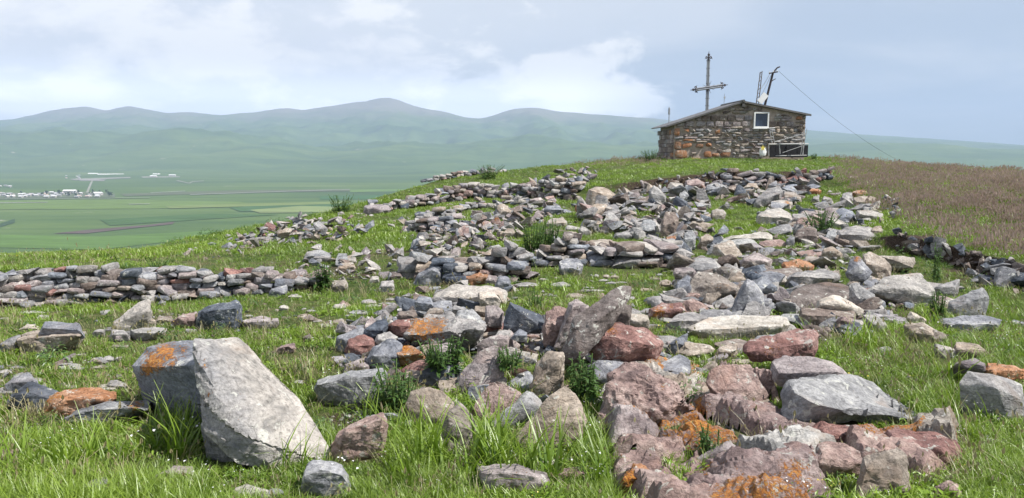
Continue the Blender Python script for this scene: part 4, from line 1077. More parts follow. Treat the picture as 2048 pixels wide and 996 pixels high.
R('Z3', 'blue', [(268, 393), (330, 338), (352, 333), (332, 402), (300, 418)], 'triangular blue-grey flake right of the pinkish red boulder')
R('Z3', 'pale', [(1058, 262), (1110, 258), (1153, 300), (1132, 332)], 'pale stone in the grass right of the purple-brown slab')
# --- middle distance, loose ones
R('Z7', 'tan', [(60, 312), (75, 215), (120, 210), (180, 206), (232, 260), (202, 302), (150, 302), (90, 324)], 'tall pale block standing alone left of the mound', ridge=[(92, 225), (95, 310), (150, 240)], T=.6)
R('Z7', 'tan', [(58, 372), (70, 318), (120, 296), (182, 300), (167, 350), (130, 392), (80, 384)], 'pinkish tan block below the tall pale one', T=.7)
R('Z7', 'orange', [(-2, 322), (15, 286), (47, 300), (42, 332), (15, 348)], 'small orange-tan stone left of the tall pale block')
R('Z7', 'pale', [(413, 305), (410, 215), (440, 188), (480, 225), (502, 250), (502, 292), (450, 324)], 'pale jagged upright stone below the earth cut', T=.5)
R('Z7', 'dark', [(573, 268), (580, 228), (605, 223), (652, 250), (652, 272), (610, 278)], 'dark blue stone right of the pale jagged upright one')
R('Z7', 'grey', [(325, 442), (328, 390), (380, 378), (440, 383), (472, 420), (477, 464), (400, 475), (340, 464)], 'large grey boulder left of the standing column stone')
R('Z7', 'brown', [(473, 485), (478, 400), (500, 345), (550, 338), (572, 380), (562, 455), (530, 495)], 'brown-grey column stone standing upright in the rubble', T=.6, dep=14.2)
R('Z7', 'pale', [(558, 432), (563, 380), (650, 373), (667, 400), (642, 428)], 'pale square slab right of the column stone')
R('Z7', 'pink', [(238, 438), (255, 403), (300, 406), (322, 430), (300, 454)], 'pink stone left of the large grey boulder')
R('Z7', 'grey', [(208, 493), (220, 463), (290, 448), (322, 455), (322, 484), (270, 502)], 'low grey stone in the grass below the pink one')
R('Z7', 'tan', [(73, 528), (85, 503), (160, 490), (232, 505), (252, 520), (202, 548), (110, 554)], 'flat tan slab above the long blue slab', dep=12.2)
R('Z7', 'blue', [(138, 558), (180, 536), (250, 538), (350, 545), (372, 560), (362, 578), (220, 574), (150, 568)], 'long thin blue slab bridging the stones of the right inner wall', dep=11.9, T=.4, ridge=[(142, 562), (250, 562), (368, 568)])
R('Z7', 'grey', [(198, 645), (240, 608), (350, 583), (382, 600), (377, 642), (300, 658)], 'grey slab at the foot of the right inner wall', dep=11.1)
R('Z7', 'brown', [(378, 625), (383, 588), (440, 570), (492, 580), (497, 628), (470, 650), (400, 645)], 'dark brown square block at the end of the right inner wall', ridge=[(384, 598), (440, 598), (490, 594)])
R('Z7', 'dark', [(548, 605), (553, 500), (570, 468), (602, 500), (642, 560), (632, 608), (590, 614)], 'dark blue upright slab right of the inner wall', T=.35)
R('Z7', 'tan', [(478, 605), (488, 540), (530, 508), (557, 520), (552, 605), (510, 614)], 'tan-brown stone left of the dark upright slab')
R('Z7', 'grey', [(598, 505), (608, 460), (650, 438), (672, 480), (662, 543), (630, 554)], 'grey upright stone behind the dark upright slab', dep=12.8)
R('Z7', 'orange', [(498, 515), (505, 480), (555, 473), (562, 505)], 'orange-tan stone above the tan-brown one', dep=12.0)
R('Z7', 'tan', [(678, 533), (698, 478), (740, 463), (772, 490), (762, 535), (710, 548)], 'pinkish tan block right of the dark upright slab')
R('Z7', 'dark', [(748, 525), (760, 488), (800, 478), (824, 490), (792, 535), (760, 548)], 'small dark stone right of the pinkish tan block')
R('Z7', 'cream', [(778, 503), (900, 468), (1050, 453), (1097, 460), (1102, 492), (950, 503), (820, 514)], 'long cream rock strip in the slope grass', T=.6)
R('Z7', 'pale', [(738, 553), (830, 498), (980, 493), (1002, 520), (920, 553), (780, 564)], 'broad pale grey bedrock slab below the cream strip', T=.6)
R('Z7', 'mauve', [(938, 562), (940, 528), (1000, 513), (1042, 540), (1032, 568)], 'pinkish grey stone right of the pale bedrock slab')
R('Z7', 'pale', [(1008, 402), (1010, 358), (1060, 328), (1150, 323), (1192, 350), (1197, 392), (1120, 413), (1040, 418)], 'big pale grey rock in the middle of the right slope')
R('Z7', 'grey', [(1198, 388), (1205, 353), (1280, 348), (1302, 380), (1260, 403)], 'grey block right of the big pale rock')
R('Z7', 'mauve', [(1238, 358), (1260, 328), (1380, 333), (1422, 360), (1382, 384), (1300, 374)], 'purple-brown flat rock behind the grey block')
R('Z7', 'blue', [(1418, 393), (1430, 343), (1480, 323), (1542, 340), (1557, 388), (1500, 414)], 'blue-grey domed rock on the right slope')
R('Z7', 'pale', [(1553, 353), (1560, 333), (1640, 333), (1702, 350), (1702, 382), (1640, 393), (1590, 378)], 'pale marbled rock right of the domed one')
R('Z7', 'grey', [(993, 303), (1008, 262), (1070, 213), (1130, 203), (1152, 230), (1132, 262), (1080, 293), (1020, 315)], 'tilted pale grey rock with a dark underside below the mound wall', ridge=[(1000, 290), (1070, 262), (1135, 240)])
R('Z7', 'tan', [(1148, 258), (1160, 230), (1210, 238), (1252, 260), (1252, 292), (1180, 288)], 'tan rock right of the tilted pale grey one')
R('Z7', 'pale', [(1078, 313), (1090, 283), (1150, 273), (1202, 290), (1192, 328), (1120, 328)], 'pale stone with an orange right corner below the tan rock', lich=[(1175, 295, 25, .9)])
R('Z7', 'tan', [(1533, 303), (1545, 263), (1600, 253), (1662, 262), (1657, 303), (1600, 313)], 'brownish block near the upper end of the right slope')
R('Z7', 'orange', [(1528, 253), (1540, 226), (1600, 220), (1622, 240), (1580, 261)], 'yellowish tan stone behind the brownish block')
R('Z7', 'grey', [(1468, 293), (1480, 238), (1530, 236), (1542, 293)], 'grey stone left of the brownish block')
R('Z7', 'grey', [(1308, 283), (1320, 258), (1352, 253), (1353, 293)], 'small grey stone left of two in the upper slope grass')
R('Z7', 'grey', [(1363, 283), (1380, 253), (1422, 270), (1417, 298)], 'small grey stone right of two in the upper slope grass')
R('Z7', 'brown', [(1208, 493), (1238, 440), (1310, 418), (1337, 440), (1342, 518), (1270, 518)], 'brown-grey block left of the leafy plant on the slope', ridge=[(1215, 478), (1290, 470), (1338, 480)])
R('Z7', 'grey', [(1448, 483), (1460, 438), (1560, 418), (1622, 430), (1642, 470), (1682, 483), (1600, 523), (1530, 514)], 'broad grey slab with a pale flat top on the right slope')
R('Z7', 'grey', [(1358, 533), (1400, 448), (1440, 438), (1452, 500), (1422, 534)], 'tilted grey slab left of the broad one on the slope', T=.5)
R('Z7', 'tan', [(1618, 473), (1650, 428), (1702, 413), (1702, 452), (1660, 484)], 'pinkish tan stone right of the broad grey slab')
R('Z7', 'tan', [(1358, 594), (1380, 548), (1430, 528), (1482, 580), (1472, 603), (1400, 604)], 'pinkish tan block above the rust-red rock')
R('Z7', 'pink', [(608, 213), (620, 168), (660, 158), (717, 175), (712, 218), (670, 234)], 'pink rock under the earth cut')
R('Z7', 'grey', [(713, 233), (730, 193), (790, 178), (832, 200), (832, 238), (750, 244)], 'grey rock right of the pink one under the earth cut')
R('Z7', 'tan', [(928, 213), (960, 183), (1010, 188), (1022, 215), (980, 228)], 'tan slab lying under the dark mound wall')
R('Z7', 'orange', [(1268, 243), (1290, 213), (1340, 208), (1367, 225), (1330, 248)], 'orange-tan rock in the upper slope grass')
R('Z7', 'tan', [(748, 373), (760, 333), (820, 323), (837, 350), (800, 388), (765, 393)], 'pale tan pointed block above the cream strip')
R('Z7', 'grey', [(678, 313), (690, 278), (740, 278), (752, 310), (700, 334)], 'greenish grey stone right of the rubble')
R('Z7', 'tan', [(683, 383), (700, 353), (745, 353), (752, 380), (720, 398)], 'pinkish stone left of the pale tan pointed block')
R('Z7', 'grey', [(1168, 503), (1190, 473), (1217, 480), (1212, 533), (1180, 533)], 'small grey stone left of the brown-grey block')
R('Z7', 'tan', [(1148, 423), (1180, 403), (1240, 393), (1282, 410), (1230, 434)], 'flat tan stone above the brown-grey block')
R('Z6', 'blue', [(603, 550), (620, 500), (650, 483), (692, 495), (692, 548), (640, 564)], 'blue-grey boulder at the left end of the upper inner wall', ridge=[(610, 540), (640, 510), (690, 520)])
R('Z6', 'blue', [(1343, 335), (1370, 308), (1430, 306), (1462, 330), (1430, 353), (1360, 360)], 'blue-grey domed rock in the middle of the far rubble')
R('Z6', 'tan', [(1363, 408), (1380, 383), (1450, 373), (1482, 395), (1450, 428), (1390, 434)], 'tan stone below the blue-grey domed rock')
R('Z6', 'tan', [(1343, 473), (1355, 438), (1400, 436), (1422, 460), (1400, 489)], 'pinkish tan stone at the top of the short wall right of the bushes')
R('Z6', 'pale', [(1468, 433), (1480, 413), (1545, 428), (1552, 445), (1520, 453)], 'white slab tilted down to the right in the centre')
R('Z6', 'pale', [(1538, 443), (1560, 418), (1612, 450), (1612, 478), (1570, 478)], 'white-grey block right of the tilted white slab')
R('Z6', 'tan', [(1458, 493), (1480, 453), (1530, 453), (1547, 485), (1510, 514)], 'pinkish tan rounded stone under the tilted white slab')
R('Z6', 'blue', [(1388, 523), (1400, 478), (1430, 478), (1457, 510), (1430, 534)], 'blue-grey stone left of the big pinkish tan one')
R('Z6', 'tan', [(1443, 570), (1460, 528), (1510, 510), (1562, 530), (1567, 572), (1520, 603), (1470, 598)], 'big pinkish tan stone above the lilac-grey boulder', dep=11.6)
R('Z6', 'tan', [(1098, 358), (1090, 308), (1130, 298), (1177, 340), (1172, 383), (1120, 374)], 'tan bedrock in the far rubble centre')
R('Z6', 'mauve', [(348, 350), (360, 308), (420, 298), (487, 305), (502, 330), (430, 348), (380, 358)], 'lilac-grey slab at the left end of the far wall', T=.5)
R('Z6', 'tan', [(1108, 475), (1150, 433), (1180, 433), (1197, 480), (1150, 494)], 'tan pointed stone left of the bushes')
R('Z6', 'grey', [(1108, 423), (1120, 398), (1180, 383), (1202, 400), (1160, 433)], 'grey slab above the tan pointed stone')

# ------------------------------------------------------------------ ruined walls and heaps
heap('W23', 'stone_heap', 'loose stones across the right slope between the rubble and the bank', [(1400, 560), (1440, 500), (1560, 490), (1700, 500), (1720, 540), (1600, 560), (1480, 560)], 120, size=(14, 56), pile=.0, flatness=(.18, .6))
heap('W24', 'stone_heap', 'broken stones round the front of the outcrop and the slabs behind the front grass', [(1180, 720), (1300, 690), (1500, 700), (1560, 770), (1440, 830), (1230, 760)], 90, size=(14, 70), pile=.0, flatness=(.2, .6), kinds=['pink', 'tan', 'mauve', 'grey', 'pale'])
heap('W25', 'stone_heap', 'broken slabs between the nettles and the front grass', [(700, 830), (780, 770), (1000, 760), (1180, 790), (1170, 860), (900, 880)], 46, size=(20, 80), pile=.0, flatness=(.2, .55), kinds=['tan', 'grey', 'mauve', 'pale', 'pink', 'blue'])
heap('W26', 'stone_heap', 'fallen stones at the right foot of the middle wall and below the short wall', [(1030, 600), (1040, 545), (800, 570), (820, 620), (950, 640)], 70, size=(14, 50), pile=.02)
heap('W30', 'bank_stones', 'stones and clods stuck in the right earth bank', [(1785, 500), (1790, 470), (1860, 480), (1960, 515), (2060, 540), (2060, 580), (1950, 550), (1850, 515)], 90, size=(8, 30), pile=.12, kinds=['dark', 'brown', 'grey', 'brown'], tilt=.8)
heap('W31', 'bank_stones', 'stones and clods in the earth cut below the house mound', [(1215, 395), (1230, 380), (1330, 362), (1450, 345), (1450, 372), (1330, 390)], 60, size=(6, 17), pile=.15, kinds=['dark', 'brown', 'mauve', 'grey'], tilt=.8)
SL = ['grey', 'grey', 'pale', 'tan', 'mauve', 'blue', 'brown', 'pink']
heap('W27', 'slab_spill', 'tilted broken slabs between the cream-topped slab and the outcrop', [(1150, 760), (1180, 640), (1320, 610), (1560, 640), (1600, 690), (1480, 740), (1250, 770)], 26, size=(50, 110), kinds=SL, flatness=(.15, .4), tilt=.3)
heap('W28', 'slab_spill', 'spread of big broken slabs up the right slope', [(1420, 640), (1380, 560), (1500, 500), (1700, 480), (1860, 560), (1900, 640), (1700, 660)], 44, size=(44, 100), kinds=SL, flatness=(.15, .45), tilt=.3)
heap('W29', 'slab_spill', 'broken slabs leaning in the middle of the rubble island', [(680, 740), (700, 660), (820, 620), (1120, 640), (1180, 760), (1000, 800), (820, 790)], 34, size=(40, 90), kinds=SL + ['dark', 'blue', 'red'], flatness=(.2, .6), tilt=.5, pile=.05)
WL = ['grey'] * 4 + ['brown'] * 3 + ['mauve'] * 3 + ['pale'] * 2 + ['blue'] * 3 + ['tan'] * 2 + ['dark'] + ['red']
wall('W1', 'terrace_wall', 'long low dry stone wall holding the terrace at the left', [(-60, 620, 545), (0, 616, 546), (100, 610, 536), (200, 604, 531), (300, 601, 538), (430, 593, 538), (520, 586, 542), (600, 575, 552), (625, 566, 556)],
     w=30, h=12.5, thick=.24, kinds=['grey'] * 4 + ['brown'] * 3 + ['mauve'] * 3 + ['blue'] * 3 + ['dark', 'pale', 'red'], layers=2, cap=2, tilt=.14, jit=.5, slab=.75)
heap('W2', 'stone_heap', 'heap of dark broken stones on the left brow above the terrace', [(440, 508), (500, 478), (560, 452), (590, 440), (640, 452), (700, 452), (745, 452), (740, 470), (650, 488), (560, 497), (480, 512)], 190, size=(9, 28), pile=.22, kinds=WL)
wall('W3a', 'ruined_wall', 'ruined wall climbing from the left brow towards the far rubble', [(738, 424, 408), (790, 418, 400), (850, 410, 385), (925, 398, 370)], w=16, h=8.5, thick=.4)
wall('W3b', 'ruined_wall', 'far ruined wall running level across the middle', [(922, 394, 368), (1000, 397, 372), (1060, 396, 366), (1100, 400, 356), (1150, 400, 366)], w=17, h=8.5, thick=.4)
wall('W4', 'ruined_wall', 'thin line of stones along the farthest brow', [(848, 364, 356), (880, 360, 350), (925, 352, 342), (965, 347, 340), (1012, 344, 340)], w=11, h=6, thick=.4)
heap('W5', 'stone_heap', 'far heap of stones at the upper left foot of the mound', [(1040, 385), (1100, 362), (1120, 345), (1160, 342), (1195, 340), (1190, 358), (1150, 392), (1100, 402), (1060, 398)], 130, size=(8, 24), pile=.25)
wall('W6', 'ruined_wall', 'curving ruined wall end facing left in the middle distance', [(818, 465, 440), (850, 468, 432), (900, 462, 430), (908, 455, 438)], w=22, h=9, thick=.4)
wall('W6b', 'ruined_wall', 'short ruined wall above the curving wall end', [(840, 440, 424), (900, 432, 412), (925, 418, 402), (985, 414, 402), (1000, 424, 414)], w=20, h=8, thick=.4)
wall('W6c', 'ruined_wall', 'small stack of thin slabs in the far rubble', [(1010, 408, 396), (1030, 412, 394), (1056, 410, 398)], w=18, h=6, thick=.3)
heap('W7', 'stone_heap', 'diagonal band of tumbled stones in the middle distance', [(905, 520), (830, 516), (840, 485), (880, 462), (940, 452), (975, 435), (1040, 425), (1100, 405), (1115, 425), (1060, 470), (1020, 490), (960, 510)], 280, size=(11, 34), pile=.22)
wall('W8', 'ruined_wall', 'middle ruined wall with large blocks on its face', [(800, 556, 508), (850, 566, 500), (880, 570, 512), (960, 565, 510), (1010, 562, 490), (1042, 556, 492)], w=36, h=15, thick=.35)
heap('W9', 'stone_heap', 'scattered stones and earth on the bank left of the middle wall', [(560, 560), (600, 520), (640, 498), (740, 502), (800, 500), (810, 560), (740, 572), (650, 570)], 85, size=(12, 32), pile=.06)
wall('W10', 'ruined_wall', 'short ruined wall right of the green bushes', [(1050, 532, 505), (1085, 532, 478), (1130, 530, 470), (1165, 528, 492)], w=27, h=12, thick=.4)
wall('W11', 'ruined_wall', 'right inner wall of large slabs facing the lawn', [(1180, 528, 488), (1230, 534, 494), (1290, 534, 478), (1330, 532, 470)], w=40, h=13, thick=.5)
heap('W12', 'stone_heap', 'broad rubble field below the earth cut', [(1175, 470), (1160, 440), (1190, 405), (1260, 388), (1340, 385), (1400, 392), (1420, 430), (1400, 480), (1340, 492), (1250, 478)], 300, size=(12, 42), pile=.28)
wall('W13', 'mound_wall', 'dark stone wall set in the cut face of the mound', [(1448, 372, 340), (1490, 374, 344), (1536, 372, 348)], w=24, h=8, thick=.35, kinds=['dark', 'brown', 'grey', 'blue', 'mauve'], layers=2)
wall('W13b', 'mound_wall', 'dark tumbled stonework at the right end of the mound cut', [(1560, 370, 350), (1600, 368, 342), (1655, 356, 338)], w=17, h=8, thick=.3, kinds=['dark', 'brown', 'grey', 'red', 'mauve'], layers=2, tilt=.4)
heap('W14', 'stone_heap', 'rubble spread below the mound wall', [(1365, 400), (1400, 366), (1450, 372), (1540, 370), (1620, 368), (1640, 378), (1600, 410), (1530, 420), (1450, 400)], 150, size=(10, 36), pile=.12)
heap('W15', 'stone_heap', 'band of stones across the right slope', [(1515, 452), (1520, 425), (1600, 412), (1700, 412), (1770, 420), (1765, 470), (1720, 500), (1640, 500), (1560, 470)], 130, size=(12, 48), pile=.05, flatness=(.2, .7))
heap('W16', 'stone_heap', 'small stones filling round the dark upright slab', [(1330, 530), (1340, 470), (1400, 462), (1460, 470), (1440, 505), (1400, 530)], 60, size=(12, 36), pile=.15)
heap('W18', 'stone_heap', 'narrow pile of dark stones in the notch of the right bank', [(1764, 400), (1776, 394), (1800, 420), (1800, 445), (1784, 445), (1770, 420)], 34, size=(9, 22), pile=.15, kinds=['dark', 'brown', 'grey', 'dark', 'pale'], tilt=.7)
heap('W19', 'stone_heap', 'loose small stones between the boulders of the rubble island', [(690, 690), (700, 650), (800, 615), (900, 610), (1050, 640), (1130, 650), (1120, 720), (1000, 740), (860, 730), (760, 745)], 330, size=(12, 50), pile=.07)
heap('W20', 'stone_heap', 'stones behind the big propped tan boulder', [(1340, 640), (1340, 560), (1380, 535), (1450, 540), (1600, 560), (1640, 600), (1560, 640), (1450, 650)], 170, size=(16, 64), pile=.04, flatness=(.18, .6))
heap('W21', 'stone_heap', 'stones in the gaps of the right rubble between the white rock and the pointed one', [(1560, 640), (1600, 600), (1700, 550), (1800, 560), (1840, 600), (1760, 660), (1640, 680)], 130, size=(16, 60), pile=.02, flatness=(.18, .6))
heap('W22', 'stone_heap', 'dark stones showing in the undercut of the right bank', [(1930, 575), (1940, 545), (2060, 560), (2060, 590)], 26, size=(20, 60), pile=.14, kinds=['dark', 'grey', 'brown'])

# small flat bedrock and stones in the grass: (zoom, x, y, w, h)
FL = [('Z1', c) for c in [(260, 455, 70, 26), (285, 470, 110, 30), (280, 495, 120, 16), (400, 445, 70, 30), (435, 438, 50, 26), (395, 470, 100, 20), (470, 540, 90, 40), (430, 552, 80, 30), (415, 502, 70, 16), (20, 490, 60, 24), (70, 470, 60, 14),
      (130, 250, 120, 14), (20, 275, 40, 10), (1225, 268, 70, 24), (1250, 245, 50, 12), (1350, 290, 90, 20), (1310, 302, 60, 20), (1330, 350, 50, 16), (1360, 228, 50, 24), (1140, 230, 40, 20), (1185, 185, 60, 16), (1000, 265, 40, 12),
      (270, 548, 80, 24), (480, 385, 70, 14), (530, 680, 60, 14), (560, 725, 70, 12), (1195, 530, 50, 20), (1270, 282, 40, 12), (140, 492, 70, 14), (330, 420, 50, 12)]]
FL += [('Z2', c) for c in [(280, 210, 60, 14), (240, 250, 90, 20), (165, 290, 90, 22), (20, 270, 50, 18), (130, 350, 50, 14), (160, 228, 60, 24), (70, 285, 40, 12), (345, 215, 60, 10), (910, 140, 100, 22), (1050, 140, 76, 24), (1170, 162, 110, 10),
      (1110, 184, 90, 18), (1010, 182, 50, 10), (1390, 160, 60, 14), (1290, 130, 50, 8), (250, 285, 40, 14), (205, 262, 50, 10), (1420, 245, 70, 18), (980, 118, 40, 10), (1230, 105, 30, 16)]]
FL += [('Z6', c) for c in [(1240, 748, 130, 26), (1440, 745, 110, 26), (1600, 760, 60, 14), (1380, 800, 80, 14), (1520, 800, 90, 20), (1590, 778, 120, 12), (1720, 735, 60, 14), (1640, 695, 30, 18), (500, 825, 60, 16), (380, 838, 90, 22), (410, 862, 80, 22),
      (330, 900, 110, 24), (220, 868, 70, 30), (90, 942, 60, 16), (230, 950, 110, 22), (30, 930, 60, 20)]]
FL += [('Z7', c) for c in [(440, 710, 60, 24), (500, 735, 70, 40), (470, 690, 40, 16), (220, 700, 50, 14), (330, 690, 60, 12), (300, 770, 60, 14), (160, 720, 60, 14), (1540, 150, 60, 18), (1660, 200, 60, 24), (1410, 230, 24, 16)]]
def zone(px, py):
    if px < 330: return 'below the terrace wall' if py < 660 else 'left of the large leaning boulder'
    if px < 600: return 'on the left field beyond the large boulder'
    if px < 830: return 'on the left field near the rubble island'
    if py < 480: return 'in the upper slope grass'
    if px < 1060: return 'on the lawn left of the inner walls'
    return 'on the lawn before the right inner wall'
for zt, (x, y, w_, h_) in FL:
    kd = random.choice(['pale', 'pale', 'grey', 'tan']); zx, zy, zs = ZT[zt]; wpx = w_ / zs
    lb = {'pale': 'pale', 'grey': 'grey', 'tan': 'tan'}[kd] + (' long' if w_ > 4.4 * h_ else '') + (' small' if wpx < 28 else ' broad' if wpx > 45 else '') + ' flat stone sunk in turf ' + zone(zx + x / zs, zy + y / zs)
    w2 = w_ / 2; h2 = h_ / 2
    R(zt, kd, [(x - w2, y + h2 * .2), (x - w2 * .6, y - h2 * .7), (x + w2 * .1, y - h2), (x + w2 * .8, y - h2 * .5), (x + w2, y + h2 * .3), (x + w2 * .3, y + h2), (x - w2 * .5, y + h2 * .8)],
      lb, group='flat stones sunk in the turf', T=1.0, f=.3, rough=.6, chips=4)
heap('x', 'rock', 'small grey stone lying loose in the grass between the boulders', [(640, 900), (1200, 620), (1700, 560), (2000, 640), (2060, 980), (1900, 960), (1500, 720), (1150, 760)], 110, size=(10, 34), top=True, group='small stones loose in the grass')
heap('x', 'rock', 'small stone lying on the turf of the left field', [(0, 640), (400, 620), (800, 580), (640, 680), (560, 690), (200, 780), (0, 780)], 130, size=(8, 32), top=True, group='small stones on the left field')
heap('x', 'rock', 'small stone lying on the brow above the terrace', [(330, 512), (480, 470), (640, 440), (760, 410), (760, 430), (650, 460), (500, 500), (420, 520)], 70, size=(7, 20), top=True, group='small stones on the left brow')
heap('x', 'rock', 'small stone lying on the turf in front of the inner walls', [(1040, 590), (1060, 550), (1340, 545), (1340, 600), (1200, 620)], 18, size=(8, 22), top=True, group='small stones on the inner lawn')
heap('x', 'rock', 'small stone in the turf between the ruined walls', [(760, 450), (900, 410), (1180, 395), (1180, 430), (1050, 540), (820, 480)], 260, size=(7, 24), top=True, group='small stones between the ruined walls')
heap('x', 'rock', 'small stone in the turf of the right slope', [(1400, 560), (1420, 410), (1700, 380), (1760, 500), (1700, 560)], 110, size=(8, 28), top=True, group='small stones on the right slope')
sv, sf, sm_, so_ = [], [], [], 0
for ki, (kd, L_) in enumerate(SMALL.items()):
    for V, Fc in L_: sv.append(V); sf.append(Fc + so_); so_ += len(V); sm_ += [ki] * len(Fc)
me = mesh_from('small_stones', np.concatenate(sv), np.concatenate(sf), list(SMALL)[0])
for kd in list(SMALL)[1:]: me.materials.append(rock_material(kd))
me.polygons.foreach_set('material_index', sm_)
tag(link('small_stones', me), 'scattered small stones lying in the turf between the rocks and ruins', 'stones', kind='stuff')
note_tris(np.concatenate(sv), np.concatenate(sf))
grav = [(760, 800, 60, 50, 90), (700, 850, 50, 30, 40), (1130, 650, 90, 30, 220), (1860, 900, 80, 60, 200), (1290, 740, 60, 30, 60), (1480, 900, 220, 60, 120), (330, 640, 90, 12, 50), (700, 548, 90, 12, 80), (1290, 375, 120, 10, 60)]
GV, GF, off_ = [], [], 0
for (x, y, rx, ry, n) in grav:
    for _ in range(n):
        a = random.uniform(0, 6.28); rr = math.sqrt(random.random())
        px, py = x + rx * rr * math.cos(a), y + ry * rr * math.sin(a)
        p = P(px, py, gY(px, py)); gz, _n = ground_z(p[0], p[1])
        if gz is None: continue
        s = random.uniform(.012, .04)
        i = random.randrange(8)
        unit_stone('pale', i, 'rub'); V, Fc = UNIT[(i, 'rub')]
        M = np.array(Euler((random.uniform(-.4, .4), 0, random.uniform(0, 6))).to_matrix())
        GV.append((V * [s, s * .8, s * .6]) @ M.T + [p[0], p[1], gz + s * .15]); GF.append(Fc + off_); off_ += len(V)
GV = np.concatenate(GV); GF = np.concatenate(GF)
o = link('gravel', mesh_from('gravel', GV, GF, 'pale')); tag(o, 'pale gravel and stone chips in the bare soil between the boulders', 'gravel', kind='stuff')
# ------------------------------------------------------------------ the stone house (facing the camera squarely)
YH = 35.0
def hz(x, y, Y=YH): return P(1280 + x / 3.5575, 80 + y / 3.5575, Y)      # point of the front wall from its place in the photo
mortar = plain_mat('mortar', (.34, .285, .24), .95, var=.35, scale=6, bump=.8, dist=.02)
roof_m = plain_mat('roof_sheet', (.16, .16, .165), .6, .3, var=.3, scale=3)
roof_edge = plain_mat('roof_edge', (.10, .095, .09), .7, var=.3)
white_p = plain_mat('white_paint', (.78, .78, .76), .6, var=.06)
glass = plain_mat('dark_window_glass', (.03, .045, .075), .12, var=.2, bump=0, spec=.6)
door_dark = plain_mat('dark_boards', (.02, .02, .024), .8, var=.4)
hl, hr = hz(247, 600)[0], hz(1180, 600)[0]
pk = hz(730, 447); el = hz(247, 597); er = hz(1180, 536)
BY = YH + 3.3
zb = hz(0, 905)[2]
house = empty('stone_house', ((hl + hr) / 2, YH, zb), label='small stone house with low gabled roof and one white-framed window on the mound', cat='house')
HL = np.array(house.location)
prof = [(hl, zb), (hr, zb), (hr, er[2]), (pk[0], pk[2]), (hl, el[2])]
mb = MB(); n = 5
V = [(x, YH + .06, z) for x, z in prof] + [(x, BY, z) for x, z in prof]
mb.add(V, [(0, 1, 2, 3, 4), (9, 8, 7, 6, 5)] + [(i, i + 5, (i + 1) % 5 + 5, (i + 1) % 5) for i in range(5)])
o = mb.build('wall', mortar, house); o.location = -HL

def hstone(kind, x0, y0, x1, y1, style='rub', d=.22, out=.0, i=None):
    a = hz(x0, y1); b = hz(x1, y0)
    c = (a + b) / 2; c[1] = YH + .06 + d / 2 - .09 - out
    put_stone(house, kind, c, (abs(b[0] - a[0]) * 1.02, d, abs(b[2] - a[2]) * 1.02), (0, random.gauss(0, .02 if style == 'brick' else .07), 0), style, i)

def topline(x): return 447 + (730 - x) * .311 if x < 730 else 447 + (x - 730) * .198
busy = []
def addb(kind, x0, y0, x1, y1, style='brick', out=0.0): 
    busy.append((x0, y0, x1, y1)); hstone(kind, x0, y0, x1 - 3, y1 - 3, style, out=out)
for x0, x1 in ((398, 440), (442, 500), (502, 560), (563, 620), (624, 678), (681, 742), (744, 803)): addb(random.choice(('brown', 'mauve')), x0, 536 + random.uniform(-3, 3), x1, 577)
for x0, x1 in ((262, 320), (322, 385), (400, 470), (474, 530), (536, 595), (599, 655), (659, 722), (726, 790), (916, 972), (976, 1036), (1040, 1100)): addb(random.choice(('brown', 'mauve', 'mauve')), x0, 581 + random.uniform(-3, 3), x1, 617)
for r_ in ((245, 625, 290, 683), (245, 722, 298, 782), (247, 784, 340, 845), (245, 847, 325, 884), (302, 736, 372, 768), (470, 733, 515, 762), (398, 738, 455, 768), (455, 792, 512, 838), (574, 800, 645, 832), (512, 806, 570, 834), (535, 640, 572, 668), (1112, 543, 1160, 570)):
    addb('orange', *r_, style='slab', out=.03)
busy.append((800, 508, 916, 628)); 
y = 455
while y < 880:
    h_ = random.uniform(13, 28) if y > 620 else random.uniform(14, 24)
    x = 247 + random.uniform(-30, 0)
    while x < 1180:
        w_ = random.uniform(26, 100) ** 1.0 * (1 if y > 500 else .7)
        x0, x1 = max(x, 247), min(x + w_, 1180); x += w_ * .96
        if x1 - x0 < 14: continue
        xm = (x0 + x1) / 2
        if y < max(topline(x0), topline(x1)) + 4: continue
        yb_ = 885 - (xm - 247) * .073 + 14
        if y + h_ > yb_ + 8: continue
        if any(x0 < b[2] - 6 and x1 > b[0] + 6 and y < b[3] - 5 and y + h_ > b[1] + 5 for b in busy): continue
        if x1 > 905 and y > 742: continue
        k = random.choice(['grey', 'tan', 'pale', 'mauve', 'grey', 'tan', 'tan', 'brown']) if y > 620 else random.choice(['tan', 'pale', 'mauve', 'tan', 'brown'])
        if xm < 420 and random.random() < .25: k = 'orange'
        hstone(k, x0, y, x1 - 1, y + h_ * random.uniform(.75, 1.1), random.choice(('slab', 'rub')), out=random.uniform(-.02, .05))
    y += h_ * .93
# left side wall
zz_ = zb + .1
while zz_ < el[2] - .25:
    hh = random.uniform(.16, .26); yy = YH + .1
    while yy < BY - .1:
        ww = random.uniform(.3, .6)
        put_stone(house, random.choice(['brown', 'brown', 'mauve', 'grey', 'orange' if yy < YH + .5 else 'brown']), (hl - .01, yy + ww / 2, zz_ + hh / 2), (.16, ww, hh * 1.02), (0, 0, random.uniform(-.03, .03)), 'brick')
        yy += ww
    zz_ += hh
